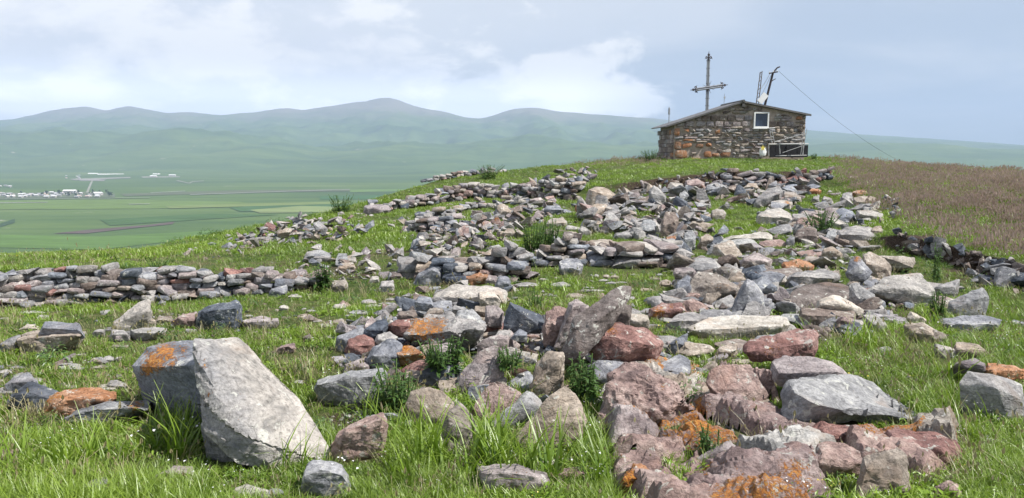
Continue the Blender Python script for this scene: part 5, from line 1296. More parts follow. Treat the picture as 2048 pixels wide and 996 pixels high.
# roof: two ribbed sheets
for nm, (xa, za), (xb, zb_) in (('roof', (hl - .42, el[2] - .10), (pk[0], pk[2] + .07)), ('roof', (pk[0], pk[2] + .07), (hr + .17, er[2] + .03))):
    N = 40; Vt = []; Ft = []
    y0r, y1r = YH - .16, BY + .2
    for j in range(N + 1):
        yy = y0r + (y1r - y0r) * j / N; rz = .018 * math.cos(j * 2.2)
        for (x, z) in ((xa, za), (xb, zb_)):
            Vt.append((x, yy, z + rz)); Vt.append((x, yy, z + rz - .035))
    for j in range(N):
        a = j * 4
        Ft += [(a, a + 4, a + 6, a + 2), (a + 1, a + 3, a + 7, a + 5), (a, a + 1, a + 5, a + 4), (a + 2, a + 6, a + 7, a + 3)]
    Ft += [(0, 2, 3, 1), (N * 4, N * 4 + 1, N * 4 + 3, N * 4 + 2)]
    me = pymesh(nm, [tuple(np.array(v) - HL) for v in Vt], Ft, roof_m)
    rf = link(nm, me, house)
    b = MB(); b.tube((xa, YH - .14, za - .05), (xb, YH - .14, zb_ - .05), .028, n=6)
    rb = b.build('verge_board', roof_edge, rf); rb.location = -HL
b = MB(); b.tube((pk[0], YH - .2, pk[2] + .08), (pk[0], BY + .2, pk[2] + .08), .06, n=8); o = b.build('ridge_cap', roof_edge, house); o.location = -HL
b = MB(); b.box((pk[0], YH - .05, pk[2] - .12), (.12, .3, .14)); o = b.build('ridge_beam', roof_edge, house); o.location = -HL
# window
wa, wb = hz(805, 624), hz(915, 514)
win = MB(); t_ = .055
cx_, cz_ = (wa[0] + wb[0]) / 2, (wa[2] + wb[2]) / 2; ww, wh = wb[0] - wa[0], wb[2] - wa[2]
win.box((cx_, YH - .06, wb[2] - t_ / 2), (ww, .1, t_)); win.box((cx_, YH - .06, wa[2] + t_ / 2), (ww, .1, t_))
win.box((wa[0] + t_ / 2, YH - .062, cz_), (t_, .1, wh - 2 * t_)); win.box((wb[0] - t_ / 2, YH - .062, cz_), (t_, .1, wh - 2 * t_))
wo = win.build('window', white_p, house); wo.location = -HL
g_ = MB(); g_.box((cx_, YH - .03, cz_), (ww - 2 * t_, .02, wh - 2 * t_)); go = g_.build('pane', glass, wo)
g_ = MB(); g_.box((cx_, YH - .07, wa[2] - .03), (ww + .06, .16, .05)); go = g_.build('sill', white_p, wo)

# dark boarded recess and the white frames leaning at the right of the front
rec = MB(); a, c_ = hz(908, 818), hz(1182, 748)
for k in range(7):
    x0 = a[0] + (c_[0] - a[0]) * k / 7; x1 = a[0] + (c_[0] - a[0]) * (k + 1) / 7
    rec.box(((x0 + x1) / 2, YH - .25 + random.uniform(-.02, .02), (a[2] + c_[2]) / 2 - .05), (x1 - x0 - .012, .05, c_[2] - a[2] + .1))
ro = rec.build('tarred_board_stack', door_dark); tag(ro, 'dark boards leaning low against the right of the house front', 'boards')
galv = plain_mat('weathered_white_metal', (.36, .36, .36), .55, .2, var=.2)
def bars(name, label, cat, segs, Yb, r=.014, mat=galv, part='rail'):
    x0, y0 = segs[0][0]; par = empty(name, hz(x0, y0, Yb), label=label, cat=cat)
    for (p1, p2, *rest) in segs:
        bb = MB(); rr = rest[0] if rest else r; dy = rest[1] if len(rest) > 1 else 0
        bb.tube(hz(*p1, Yb), hz(*p2, Yb + dy), rr, n=6); oo = bb.build(part, mat, par); oo.location = -Vector(par.location)
    return par
bars('bench_frame', 'long white metal bench frame standing before the dark boards', 'metal frame', [((915, 742), (1198, 738), .03), ((915, 742), (915, 822), .02), ((992, 745), (996, 815), .02), ((1160, 742), (1160, 815), .02), ((965, 824), (1185, 820), .02)], YH - .55)
bars('ladder_frame', 'white tubular frame leaning up against the right house corner', 'metal frame', [((1168, 640), (1143, 815)), ((1188, 632), (1156, 815)), ((960, 726), (1182, 662)), ((1015, 802), (1150, 755)), ((1175, 668), (1150, 672)), ((1168, 700), (1150, 702))], YH - .75)
bars('broken_chair_frame', 'small broken chair frame of white tube below the window', 'metal frame', [((922, 642), (940, 738)), ((940, 652), (958, 735)), ((908, 628), (960, 626), .03), ((922, 655), (944, 654)), ((1020, 682), (1055, 700)), ((1055, 700), (960, 722)), ((930, 690), (952, 690))], YH - .65, part='rod')
# white sack with a yellow print and a star-like top
bag_m = plain_mat('white_sack', (.74, .74, .72), .7, var=.1, scale=20)
yel = plain_mat('yellow_print', (.70, .58, .12), .7, var=.15)
a, c_ = hz(850, 822, YH - .5), hz(900, 768, YH - .5)
pts = []
for z_, w_ in ((a[2], .8), (a[2] + .1, 1.05), (a[2] + .25, 1.0), (c_[2] - .02, .85), (c_[2] + .03, .55)):
    for k in range(10):
        an = k * .628; pts.append(((a[0] + c_[0]) / 2 + math.cos(an) * .17 * w_, YH - .5 + math.sin(an) * .12 * w_, z_))
V, Fc = hull_mesh(pts, .05, 4, chips=0, rough=.8, smooth=1)
bc = np.array([(a[0] + c_[0]) / 2, YH - .5, a[2]])
me = mesh_from('sack', V - bc, Fc, 'pale'); me.materials.clear(); me.materials.append(bag_m)
sk = empty('sack', bc, label='white sack with yellow star-shaped print on top, left of the boards', cat='sack')
link('sack_body', me, sk)
st = MB(); sc_ = hz(875, 768, YH - .66); rot = []
ring = [(sc_[0] + math.cos(k * math.pi / 5 + math.pi / 2) * (.13 if k % 2 == 0 else .06), sc_[2] + math.sin(k * math.pi / 5 + math.pi / 2) * (.13 if k % 2 == 0 else .06)) for k in range(10)]
st.add([(x, sc_[1], z) for x, z in ring] + [(x, sc_[1] + .03, z) for x, z in ring], [tuple(range(10)), tuple(range(10, 20))[::-1]] + [(k, k + 10, (k + 1) % 10 + 10, (k + 1) % 10) for k in range(10)])
so = st.build('star_print', yel, sk); so.location = -Vector(sk.location)

# ------------------------------------------------------------------ the cross behind the ridge
steel = plain_mat('dull_steel_pipe', (.30, .31, .33), .45, .6, var=.25, scale=8)
rust = plain_mat('dark_iron', (.07, .06, .065), .6, .5, var=.4, scale=10)
YC = 40.0
def cz(x, y, Y=YC): return Vector(hz(x, y, Y))
gb = cz(480, 500); gzc, _ = ground_z(gb.x, YC); gzc = gzc if gzc is not None else 1.0
cross = empty('cross', (gb.x, YC, gzc), label='tall metal pipe cross with ornate ends standing behind the house', cat='cross'); CL = Vector(cross.location)
topc = cz(487, 132); 
for dx in (-5.5, 5.5):
    b = MB(); p1 = cz(479 + dx, 500); p1.z = gzc - .1; p2 = cz(487 + dx, 135); b.tube(p1, p2, .042, n=10); o = b.build('upright', steel, cross, smooth=True); o.location = -CL
b = MB()
for t in np.linspace(.42, .98, 9):
    p = Vector((gb.x, YC, gzc)).lerp(topc, t); b.box(p, (.19, .07, .03))
o = b.build('clamp', rust, cross); o.location = -CL
la, ra = cz(395, 352), cz(582, 325)
for dz in (-.055, .035):
    b = MB(); b.tube(la + Vector((0, -.08, dz)), ra + Vector((0, -.08, dz)), .045, n=10); o = b.build('crossbar', steel, cross, smooth=True); o.location = -CL
def trefoil(c, d):
    par_ = MB(); d = Vector(d).normalized(); s = Vector((-d.z, 0, d.x))
    for v, r in ((d * .13, .05), (s * .10, .05), (-s * .10, .05)):
        cc = c + v
        for k in range(10):
            a1, a2 = k * .628, (k + 1) * .628
            par_.tube(cc + Vector((math.cos(a1) * r, 0, math.sin(a1) * r)), cc + Vector((math.cos(a2) * r, 0, math.sin(a2) * r)), .022, n=6)
    par_.tube(c - d * .12, c + d * .30, .045, .012, n=8)
    par_.tube(c + s * .1, c + s * .2 - d * .08, .02, .01, n=6); par_.tube(c - s * .1, c - s * .2 - d * .08, .02, .01, n=6)
    o = par_.build('ornament', rust, cross); o.location = -CL
ad = (ra - la)
trefoil(topc + Vector((0, -.05, .05)), (0, 0, 1)); trefoil(la + Vector((0, -.08, 0)), -ad); trefoil(ra + Vector((0, -.08, 0)), ad)
b = MB(); cc = cz(484, 338) + Vector((0, -.1, 0))
for k in range(8):
    an = math.pi / 8 + k * math.pi / 4; b.tube(cc, cc + Vector((math.cos(an), 0, math.sin(an))) * .34, .016, .005, n=5)
o = b.build('ray', rust, cross); o.location = -CL
# poles
wood = plain_mat('grey_weathered_wood', (.15, .125, .11), .9, var=.4, scale=15)
dwood = plain_mat('dark_wood', (.05, .042, .045), .85, var=.4, scale=15)
def gzat(p, Y):
    z, _ = ground_z(p.x, Y); return (z if z is not None else 1.0) - .05
YP = 39.4
p2 = cz(862, 214, YP); p1 = cz(833, 456, YP); dd = (p2 - p1) / (p2.z - p1.z); zf = gzat(p1, YP); p0 = p1 + dd * (zf - p1.z)
mast = empty('lattice_mast', p0, label='thin grey lattice mast behind the house roof', cat='mast')
for sx_ in (-.06, .09):
    b = MB(); b.tube(p0 + Vector((sx_ * 1.2, 0, 0)), p2 + Vector((sx_ * .6, 0, -.1 if sx_ < 0 else -.05)), .03, .022, n=6); o = b.build('rail', wood, mast); o.location = -p0
b = MB()
for k in range(22):
    t = k / 22; a_ = p0.lerp(p2, t); c2 = p0.lerp(p2, t + .03); s1, s2 = (-.07, .09) if k % 2 else (.09, -.07)
    b.tube(a_ + Vector((s1, 0, 0)), c2 + Vector((s2 * .9, 0, 0)), .013, n=4)
o = b.build('bracing', wood, mast); o.location = -p0
q1 = cz(888, 465, YP); q2 = cz(945, 238, YP); dd = (q2 - q1) / (q2.z - q1.z); q0 = q1 + dd * (gzat(q1, YP) - q1.z)
pole = empty('utility_pole', q0, label='dark leaning wooden pole with a crossarm and crooked top behind the house', cat='pole')
b = MB(); b.tube(q0, q2, .075, .055, n=8); o = b.build('pole_shaft', dwood, pole, smooth=True); o.location = -q0
b = MB(); b.tube(q2, cz(962, 214, YP), .05, .04, n=7); b.tube(cz(962, 214, YP), cz(976, 198, YP), .04, .035, n=7); b.tube(cz(976, 198, YP), cz(996, 190, YP), .038, .03, n=7); o = b.build('crooked_top', dwood, pole, smooth=True); o.location = -q0
b = MB(); b.tube(cz(918, 238, YP - .1), cz(980, 226, YP - .1), .035, n=6); o = b.build('crossarm', dwood, pole); o.location = -q0
b = MB(); b.tube(cz(932, 296, YP), cz(952, 282, YP), .025, n=6); b.tube(cz(952, 282, YP), cz(966, 276, YP), .02, n=6); o = b.build('bracket', dwood, pole); o.location = -q0
b = MB()
for (x, y) in ((922, 232), (975, 222), (950, 226)): b.tube(cz(x, y, YP - .1), cz(x, y - 7, YP - .1), .025, .03, n=6)
o = b.build('insulator', white_p, pole); o.location = -q0
pn = MB(); pc = cz(874, 414, YP - .3); pn.box(pc, (.30, .06, .52), Euler((0, math.radians(38), 0)))
po = pn.build('panel', white_p, loc=tuple(pc)); tag(po, 'white tilted panel fixed between the mast and the leaning pole', 'panel')
wire_m = plain_mat('wire', (.06, .06, .065), .6, var=.1)
def wire(pts, label, sag=0, r=.012, mat=wire_m):
    a, b_ = Vector(pts[0]), Vector(pts[1]); L_ = []
    for k in range(15):
        t = k / 14; p = a.lerp(b_, t); p.z -= sag * 4 * t * (1 - t); L_.append(p)
    b = MB(); b.path(L_, r, n=5); o = b.build('wire', mat, loc=tuple(a)); tag(o, label, 'wire')
e_end = P(1799, 322, 52.0)
wire((cz(988, 222, YP), e_end), 'long dark wire running down to the right from the leaning pole', .35, .007)
wire((cz(925, 236, YP), cz(855, 352, YP)), 'pale upper wire between the pole crossarm and the mast', .05, .012, galv)
wire((cz(932, 250, YP), cz(862, 392, YP)), 'pale lower wire between the pole and the white panel', .04, .012, galv)
stake = MB(); s0 = Vector(e_end); stake.tube(s0 + Vector((0, 0, -1.6)), s0 + Vector((0, 0, .12)), .03, n=6); so = stake.build('stake', dwood, loc=(s0.x, s0.y, s0.z - 1.6)); tag(so, 'thin distant stake on the right brow where the long wire ends', 'post')
# antenna at the left and finial
YA = YH + .4
a0 = cz(206, 575, YA); a1 = cz(207, 530, YA); a2 = cz(208, 486, YA)
ant = empty('antenna', a0, label='short grey antenna with a thick head above the left eave', cat='antenna')
b = MB(); b.tube(a0 + Vector((0, 0, -.1)), a1, .022, n=6); o = b.build('stem', steel, ant); o.location = -a0
b = MB(); b.tube(a1, a2, .05, .045, n=8); b.tube(a2, a2 + Vector((0, 0, .06)), .03, .01, n=6); o = b.build('antenna_head', steel, ant); o.location = -a0
f0 = cz(597, 478, YH + 1.5); f1 = cz(601, 382, YH + 1.5)
fin = empty('finial', f0, label='thin rod with a small figure-like finial on the roof right of the cross', cat='finial')
b = MB(); b.tube(f0 + Vector((0, 0, -.1)), f1, .012, n=5); o = b.build('rod', steel, fin); o.location = -f0
b = MB(); fm = cz(602, 408, YH + 1.5); b.tube(fm + Vector((-.05, 0, 0)), fm + Vector((.06, 0, .02)), .02, n=5); b.tube(fm + Vector((0, 0, -.08)), fm + Vector((0, 0, .05)), .035, .015, n=6); o = b.build('finial_head', galv, fin); o.location = -f0
st2 = MB(); s1 = P(1316, 304, 38.5); s2 = P(1320, 288, 38.5); st2.tube(s1 + np.array([0, 0, -.3]), s2, .02, n=5); so = st2.build('stake', wood, loc=tuple(s1)); tag(so, 'thin stake leaning beside the back left corner of the house', 'post')

# ------------------------------------------------------------------ the village on the plain
vwall = plain_mat('village_plaster', (.42, .39, .35), .9, var=.2, scale=.3); vroof = [plain_mat('village_roof_grey', (.34, .34, .35), .6, var=.15, scale=.3), plain_mat('village_roof_rust', (.42, .33, .29), .7, var=.2, scale=.3), plain_mat('village_roof_white', (.58, .58, .57), .6, var=.08, scale=.3)]
def vhouse(px, row, w, d, h, rz, rf, label, group, name='village_house', cat='house', i=0):
    Y = plainY(row); p = P(px, row, Y); p[2] = PLZ + 1.5
    b = MB(); b.box((0, 0, h / 2), (w, d, h))
    o = b.build(name, vwall); r_ = MB(); e = 1.0
    V = [(-w / 2 - e, -d / 2 - e, h), (w / 2 + e, -d / 2 - e, h), (w / 2 + e, d / 2 + e, h), (-w / 2 - e, d / 2 + e, h), (-w / 2 - e, 0, h + d * .3), (w / 2 + e, 0, h + d * .3)]
    r_.add(V, [(0, 1, 5, 4), (2, 3, 4, 5), (0, 4, 3), (1, 2, 5), (0, 3, 2, 1)]); ro = r_.build('roof', vroof[rf], o)
    if cat == 'house': label = ('grey', 'rust', 'white')[rf] + '-roofed ' + ('wide ' if w > 16 else 'narrow ') + label
    o.location = p; o.rotation_euler = (0, 0, rz); tag(o, label, cat, group)
random.seed(12)
n = 0
for (x0, x1, r0, r1, cnt) in ((-40, 200, 387, 396, 62), (-30, 30, 369, 377, 9), (130, 165, 352, 360, 6)):
    for k in range(cnt):
        x = random.uniform(x0, x1); r_ = random.uniform(r0, r1)
        vhouse(x, r_, random.uniform(8, 15), random.uniform(7, 9), random.uniform(3, 4.5), random.choice((0, .1, -.1, 1.5)), random.choice((0, 0, 1, 2, 2)),
               {387: 'village house in the %s of the row on the far plain' % ('left part' if x < 50 else 'middle' if x < 125 else 'right part'), 369: 'house standing above the left end of the village', 352: 'small farm house beside the long white sheds'}[r0],
               {387: 'houses of the village row', 369: 'houses above the village', 352: 'farm houses by the sheds'}[r0])
for x, r_, w, lab in ((222, 351.5, 150, 'longest white roofed shed of the far farm'), (186, 350, 55, 'short pale shed left of the longest white one'), (140, 386, 42, 'large white roofed barn at the top of the village'), (313, 351, 40, 'thin pale shed right of the farm'),
                   (307, 355, 34, 'small pale shed below the thin one right of the farm'), (345, 353, 36, 'rightmost dim shed of the farm'), (195, 391, 30, 'pale barn at the right end of the village row')):
    vhouse(x, r_, w, 16, 6, .02, 2, lab, None, 'farm_shed', 'shed')
leafd = plain_mat('village_tree_leaf', (.03, .055, .022), .95, var=.5, scale=.4)
bark = plain_mat('bark', (.08, .06, .045), .9)
for k in range(42):
    x = random.choice((random.uniform(-30, 205), random.uniform(120, 165), random.uniform(170, 225))); r_ = random.uniform(386, 396)
    Y = plainY(r_); p = P(x, r_, Y); p[2] = PLZ + 1.5
    h_ = random.uniform(7, 14); t = empty('village_tree', p, label='%s dark tree %s' % ('tall' if h_ > 11 else 'low', 'left of the middle of the village' if x < 80 else 'in the middle of the village' if x < 165 else 'at the right end of the village'), cat='tree', group='trees of the village')
    b = MB(); b.tube((0, 0, 0), (0, 0, h_ * .45), .4, .2, n=5); b.build('trunk', bark, t)
    b = MB()
    for j in range(26):
        a = random.uniform(0, 6.28); rr = random.uniform(0, .36) * h_; zz2 = h_ * random.uniform(.35, 1.0); s = h_ * random.uniform(.08, .16)
        rr *= 1.1 - abs(zz2 / h_ - .6)
        c0_ = Vector((math.cos(a) * rr, math.sin(a) * rr, zz2)); q_ = Euler((random.uniform(0, 3), random.uniform(0, 3), 0))
        b.box(c0_, (s, s * 1.4, s * .7), q_)
    b.build('crown', leafd, t)
# ------------------------------------------------------------------ grass and plants
print('stones noted', len(TRI_V), 'objects', len(bpy.data.objects))
AV = np.concatenate(TRI_V); AF = np.concatenate(TRI_F)
SBVH = BVHTree.FromPolygons(AV.tolist(), AF.tolist())
print('stone tris', len(AF))


def leaf_mat(name, lo, hi, tip, trans=.35):
    m, q = newmat(name)
    t = q.n('ShaderNodeAttribute', attribute_name='tint', attribute_type='INSTANCER').outputs['Fac']
    hgt = q.n('ShaderNodeAttribute', attribute_name='along').outputs['Fac']
    rb = q.n('ShaderNodeAttribute', attribute_name='blade').outputs['Fac']
    c = q.mix(q.math('ADD', q.math('MULTIPLY', t, .6), q.math('MULTIPLY', rb, .4)), lo, hi)
    c = q.mix(q.math('MULTIPLY', q.math('POWER', hgt, 2.0), .55), c, tip)
    d = q.n('ShaderNodeBsdfDiffuse', {0: c}); tr = q.n('ShaderNodeBsdfTranslucent', {0: c}); gl = q.n('ShaderNodeBsdfGlossy', {'Color': (1, 1, 1, 1), 'Roughness': .45})
    s = q.n('ShaderNodeMixShader', {0: trans, 1: d.outputs[0], 2: tr.outputs[0]})
    s = q.n('ShaderNodeMixShader', {0: .045, 1: s.outputs[0], 2: gl.outputs[0]})
    q.n('ShaderNodeOutputMaterial', {0: s.outputs[0]})
    return m


mg = leaf_mat('grass_blade', (.055, .13, .008), (.235, .365, .02), (.31, .40, .06), .40)
mdry = leaf_mat('dry_blade', (.16, .16, .06), (.36, .32, .17), (.38, .32, .2), .25)
mred = leaf_mat('seed_head', (.27, .19, .15), (.44, .34, .28), (.5, .42, .36), .4)
mbent = leaf_mat('bent_head', (.22, .20, .10), (.34, .30, .17), (.34, .28, .2), .25)
mweed = leaf_mat('weed_leaf', (.035, .085, .014), (.085, .165, .028), (.12, .20, .05), .3)
mflower = leaf_mat('pale_flower', (.5, .5, .5), (.75, .75, .78), (.7, .7, .7), .2)

HID = bpy.data.collections.new('grass_sources')


def tuft(name, nblade, h, spread, width, lean, mats, seg=3, heads=0, headmat=1, seed=1, headlen=.25, leafy=False):
    r = np.random.default_rng(seed); V = []; Fc = []; al = []; bl = []; mi = []
    for b in range(nblade):
        a = r.uniform(0, 6.283); rad = spread * math.sqrt(r.uniform(0, 1)); ph = r.uniform(0, 6.283)
        hh = h * r.uniform(.45, 1.15); ln = lean * r.uniform(.2, 1.3) * hh; w = width * r.uniform(.6, 1.2)
        x0, y0 = rad * math.cos(a), rad * math.sin(a); dx, dy = math.cos(ph), math.sin(ph); bx, by = -dy, dx
        k0 = len(V); ishead = b < heads; rb = r.uniform(0, 1)
        for s in range(seg + 1):
            t = s / seg; ww = w * (1 - t ** 1.6) * .5 + (.0006 if s == seg else 0)
            if ishead: ww = w * .22
            ox_ = x0 + dx * ln * t * t; oy_ = y0 + dy * ln * t * t; z = hh * (t - .18 * t * t * lean)
            if ishead: z *= 1.25
            V += [(ox_ - bx * ww, oy_ - by * ww, z), (ox_ + bx * ww, oy_ + by * ww, z)]; al += [t, t]; bl += [rb, rb]
        for s in range(seg): Fc.append((k0 + 2 * s, k0 + 2 * s + 1, k0 + 2 * s + 3, k0 + 2 * s + 2)); mi.append(0)
        if ishead:
            tx, ty, tz = V[-1]; L = hh * headlen
            for pl in range(2):
                cxx, cyy = (bx, by) if pl == 0 else (dx, dy); k1 = len(V)
                for t, wd in ((-.45, .1), (-.1, 1), (.25, .75), (.55, .08)):
                    V += [(tx - cxx * w * 1.5 * wd, ty - cyy * w * 1.5 * wd, tz + L * t), (tx + cxx * w * 1.5 * wd, ty + cyy * w * 1.5 * wd, tz + L * t)]; al += [.5, .5]; bl += [rb, rb]
                for s in range(3): Fc.append((k1 + 2 * s, k1 + 2 * s + 1, k1 + 2 * s + 3, k1 + 2 * s + 2)); mi.append(headmat)
    me = bpy.data.meshes.new(name); me.from_pydata(V, [], Fc)
    for m_ in mats: me.materials.append(m_)
    me.polygons.foreach_set('material_index', mi)
    for nm, arr in (('along', al), ('blade', bl)):
        at = me.attributes.new(nm, 'FLOAT', 'POINT'); at.data.foreach_set('value', np.array(arr, np.float32))
    me.polygons.foreach_set('use_smooth', [True] * len(Fc)); me.update()
    o = bpy.data.objects.new(name, me); return o


def leaf_clump(name, n, h, rad, ll, seed, mats, flowers=0):
    r = np.random.default_rng(seed); V = []; Fc = []; al = []; bl = []; mi = []
    for b in range(n + flowers):
        a = r.uniform(0, 6.283); rr = rad * math.sqrt(r.uniform(0, 1)); z = h * r.uniform(.1, 1) * (1 - .35 * rr / rad)
        c = np.array([rr * math.cos(a), rr * math.sin(a), z]); d = np.array([math.cos(a + r.normal() * .6), math.sin(a + r.normal() * .6), r.uniform(-.5, .55)]); d /= np.linalg.norm(d)
        s = np.cross(d, [0, 0, 1]); s /= np.linalg.norm(s); up = np.cross(s, d)
        L = ll * r.uniform(.6, 1.3); w = L * r.uniform(.28, .42); rb = r.uniform(0, 1); k0 = len(V)
        if b >= n: L *= .35; w = L; c[2] = h * 1.05
        for p_ in (c, c + d * L * .4 + s * w * .5 + up * w * .12, c + d * L * .4 - s * w * .5 + up * w * .12, c + d * L - up * L * .18, c + d * L * .45 - up * w * .08): V.append(tuple(p_)); al.append(.2 if b < n else .5); bl.append(rb)
        Fc += [(k0, k0 + 1, k0 + 4), (k0, k0 + 4, k0 + 2), (k0 + 1, k0 + 3, k0 + 4), (k0 + 4, k0 + 3, k0 + 2)]; mi += [0 if b < n else 1] * 4
    me = bpy.data.meshes.new(name); me.from_pydata(V, [], Fc)
    for m_ in mats: me.materials.append(m_)
    me.polygons.foreach_set('material_index', mi)
    for nm, arr in (('along', al), ('blade', bl)):
        at = me.attributes.new(nm, 'FLOAT', 'POINT'); at.data.foreach_set('value', np.array(arr, np.float32))
    me.update(); return bpy.data.objects.new(name, me)


def coll(name, objs):
    c = bpy.data.collections.new(name)
    for o in objs: c.objects.link(o)
    return c


def scatter(name, c, pts, scl, rot, idx, tint, label, cat, matlist=()):
    me = bpy.data.meshes.new(name); N = len(pts)
    me.vertices.add(N); me.vertices.foreach_set('co', pts.astype(np.float32).reshape(-1))
    for nm, typ, key, arr in (('rot', 'FLOAT_VECTOR', 'vector', rot), ('scl', 'FLOAT', 'value', scl), ('idx', 'INT', 'value', idx), ('tint', 'FLOAT', 'value', tint)):
        a = me.attributes.new(nm, typ, 'POINT'); a.data.foreach_set(key, np.ascontiguousarray(arr, dtype=np.int32 if typ == 'INT' else np.float32).reshape(-1))
    for m_ in matlist: me.materials.append(m_)
    me.update()
    o = link(name, me); tag(o, label, cat, kind='stuff')
    ng = bpy.data.node_groups.new(name + '_nodes', 'GeometryNodeTree')
    ng.interface.new_socket('Geometry', in_out='INPUT', socket_type='NodeSocketGeometry'); ng.interface.new_socket('Geometry', in_out='OUTPUT', socket_type='NodeSocketGeometry')
    gi = ng.nodes.new('NodeGroupInput'); go = ng.nodes.new('NodeGroupOutput')
    ci = ng.nodes.new('GeometryNodeCollectionInfo'); ci.inputs[0].default_value = c; ci.inputs[1].default_value = True; ci.inputs[2].default_value = True
    ip = ng.nodes.new('GeometryNodeInstanceOnPoints'); ip.inputs['Pick Instance'].default_value = True

    def att(nm, typ):
        a = ng.nodes.new('GeometryNodeInputNamedAttribute'); a.data_type = typ; a.inputs[0].default_value = nm
        return [s for s in a.outputs if s.enabled][0]
    l = ng.links
    l.new(gi.outputs[0], ip.inputs['Points']); l.new(ci.outputs[0], ip.inputs['Instance'])
    l.new(att('idx', 'INT'), ip.inputs['Instance Index']); l.new(att('rot', 'FLOAT_VECTOR'), ip.inputs['Rotation']); l.new(att('scl', 'FLOAT'), ip.inputs['Scale'])
    l.new(ip.outputs[0], go.inputs[0])
    md = o.modifiers.new('scatter', 'NODES'); md.node_group = ng
    return o


C_long = coll('long_tufts', [tuft('t', 13, .20, .05, .0085, .85, (mg, mred), 4, 0, seed=s) for s in range(5)] + [tuft('t', 12, .19, .06, .007, .95, (mg, mbent), 4, 0, seed=50 + s, headlen=.2) for s in range(1)])
C_short = coll('short_tufts', [tuft('t', 16, .06, .07, .007, .8, (mg, mdry), 2, 0, seed=10 + s) for s in range(4)] + [leaf_clump('l', 26, .05, .08, .03, 3, (mg, mflower))])
C_far = coll('far_tufts', [tuft('t', 14, .10, .13, .017, .7, (mg, mdry), 2, 0, seed=20 + s) for s in range(3)])
C_dry = coll('dry_tufts', [tuft('t', 12, .16, .06, .005, .9, (mdry, mdry), 3, 3, seed=30 + s) for s in range(3)])
C_red = coll('seed_tufts', [tuft('t', 18, .15, .17, .009, .6, (mg, mred), 2, 11, seed=40 + s, headlen=.5) for s in range(3)] + [tuft('t', 14, .14, .13, .014, .7, (mg, mdry), 2, 0, seed=44)])
C_bent = coll('bents', [tuft('t', 3, .27, .03, .005, .45, (mg, mbent), 4, 3, seed=60 + s, headlen=.22) for s in range(3)])
C_weed = coll('weeds', [leaf_clump('l', 60, .24, .15, .075, 5 + s, (mweed, mflower)) for s in range(3)])

BARE = [(760, 800, 70, 55, 1), (700, 848, 55, 30, 1), (1120, 650, 100, 36, .95), (1870, 905, 95, 70, 1), (1290, 742, 70, 36, .8), (335, 640, 110, 12, .7), (890, 508, 140, 14, .8), (700, 548, 90, 12, .8), (1540, 364, 100, 10, .8),
        (1300, 440, 130, 26, .7), (1960, 548, 110, 18, .8), (1850, 482, 50, 12, .8), (1500, 900, 300, 90, .8), (1250, 400, 90, 10, .7), (560, 722, 50, 22, .6), (280, 690, 50, 24, .4), (1740, 620, 60, 18, .9), (80, 850, 90, 18, .3), (900, 640, 130, 40, .6)]
LONG = [(200, 1000, 420, 80, 1), (560, 900, 200, 90, 1), (950, 960, 420, 90, 1), (420, 830, 110, 60, .9), (1150, 900, 170, 90, .9), (1900, 760, 260, 160, 1), (1980, 640, 200, 80, .9), (1760, 690, 160, 70, .9), (800, 860, 80, 120, .7), (1300, 980, 120, 40, .7),
        (1980, 960, 120, 90, .8), (1700, 830, 80, 60, .5), (1430, 660, 60, 40, .6), (1650, 790, 80, 60, .5), (1620, 600, 60, 40, .6), (60, 900, 160, 50, .8), (1350, 690, 60, 30, .5), (1850, 560, 100, 50, .6), (850, 600, 40, 24, .5), (1700, 530, 60, 30, .5),
        (1080, 490, 50, 26, .7), (1620, 700, 80, 40, .6), (1500, 620, 60, 30, .4)]


def sample(n, y0, y1, power, xl=-260, xr=2310):
    """ground points, denser where power is higher near by"""
    u = rng.uniform(0, 1, n)
    if abs(power - 1) < 1e-6: Y = y0 * (y1 / y0) ** u
    else:
        e = 1 - power; Y = (y0 ** e + u * (y1 ** e - y0 ** e)) ** (1 / e)
    px = rng.uniform(xl, xr, n); X = (px - 1024) / F_PX * Y * 1.03
    return X, Y


def plant(X, Y, prob, tall=.02):
    """keeps the points that fall on open ground; prob(px,row) gives the chance"""
    out = []; 
    Z = np.zeros(len(X)); ok = np.zeros(len(X), bool)
    for i in range(len(X)):
        h = GBVH.ray_cast(Vector((X[i], Y[i], 20)), Vector((0, 0, -1)))
        if h[0] is None or h[1].z < .25 or (h[1].z < .62 and random.random() > .75): continue
        Z[i] = h[0].z; ok[i] = True
    pts = np.stack([X, Y, Z], 1)[ok]
    px, row = project(pts)
    pr = prob(px, row, pts)
    k = rng.uniform(0, 1, len(pts)) < pr
    pts = pts[k]; px = px[k]; row = row[k]
    keep = np.ones(len(pts), bool)
    for i, p in enumerate(pts):
        h = SBVH.ray_cast(Vector((p[0], p[1], 4.0)), Vector((0, 0, -1)))
        if h[0] is not None and h[0].z > p[2] + tall * .3: keep[i] = False
    pts, px, row = pts[keep], px[keep], row[keep]
    global NEAR
    NEAR = np.ones(len(pts))
    for i, p in enumerate(pts):
        if p[1] > 12: continue
        h = SBVH.ray_cast(Vector((p[0], p[1], p[2] + .07)), Vector((p[0], p[1], 0)).normalized(), .40)
        if h[0] is not None: NEAR[i] = .42
    return pts, px, row


def fields(pts, nidx, smin, smax, tl=.35, seed=5, tilt=.18):
    N = len(pts); nn = fbm(pts * [1.6, 1.6, 0], seed, 3); big_ = fbm(pts * [.5, .5, 0], seed + 9, 2)
    s = rng.uniform(smin, smax, N) * (1 + .35 * np.clip(nn, -1, 1))
    t = np.clip(.45 + .30 * nn + .30 * big_ + rng.normal(0, .13, N), 0, 1)
    rot = np.stack([rng.normal(0, tilt, N), rng.normal(0, tilt, N), rng.uniform(0, 6.283, N)], 1)
    return s, rot, rng.integers(0, nidx, N), t


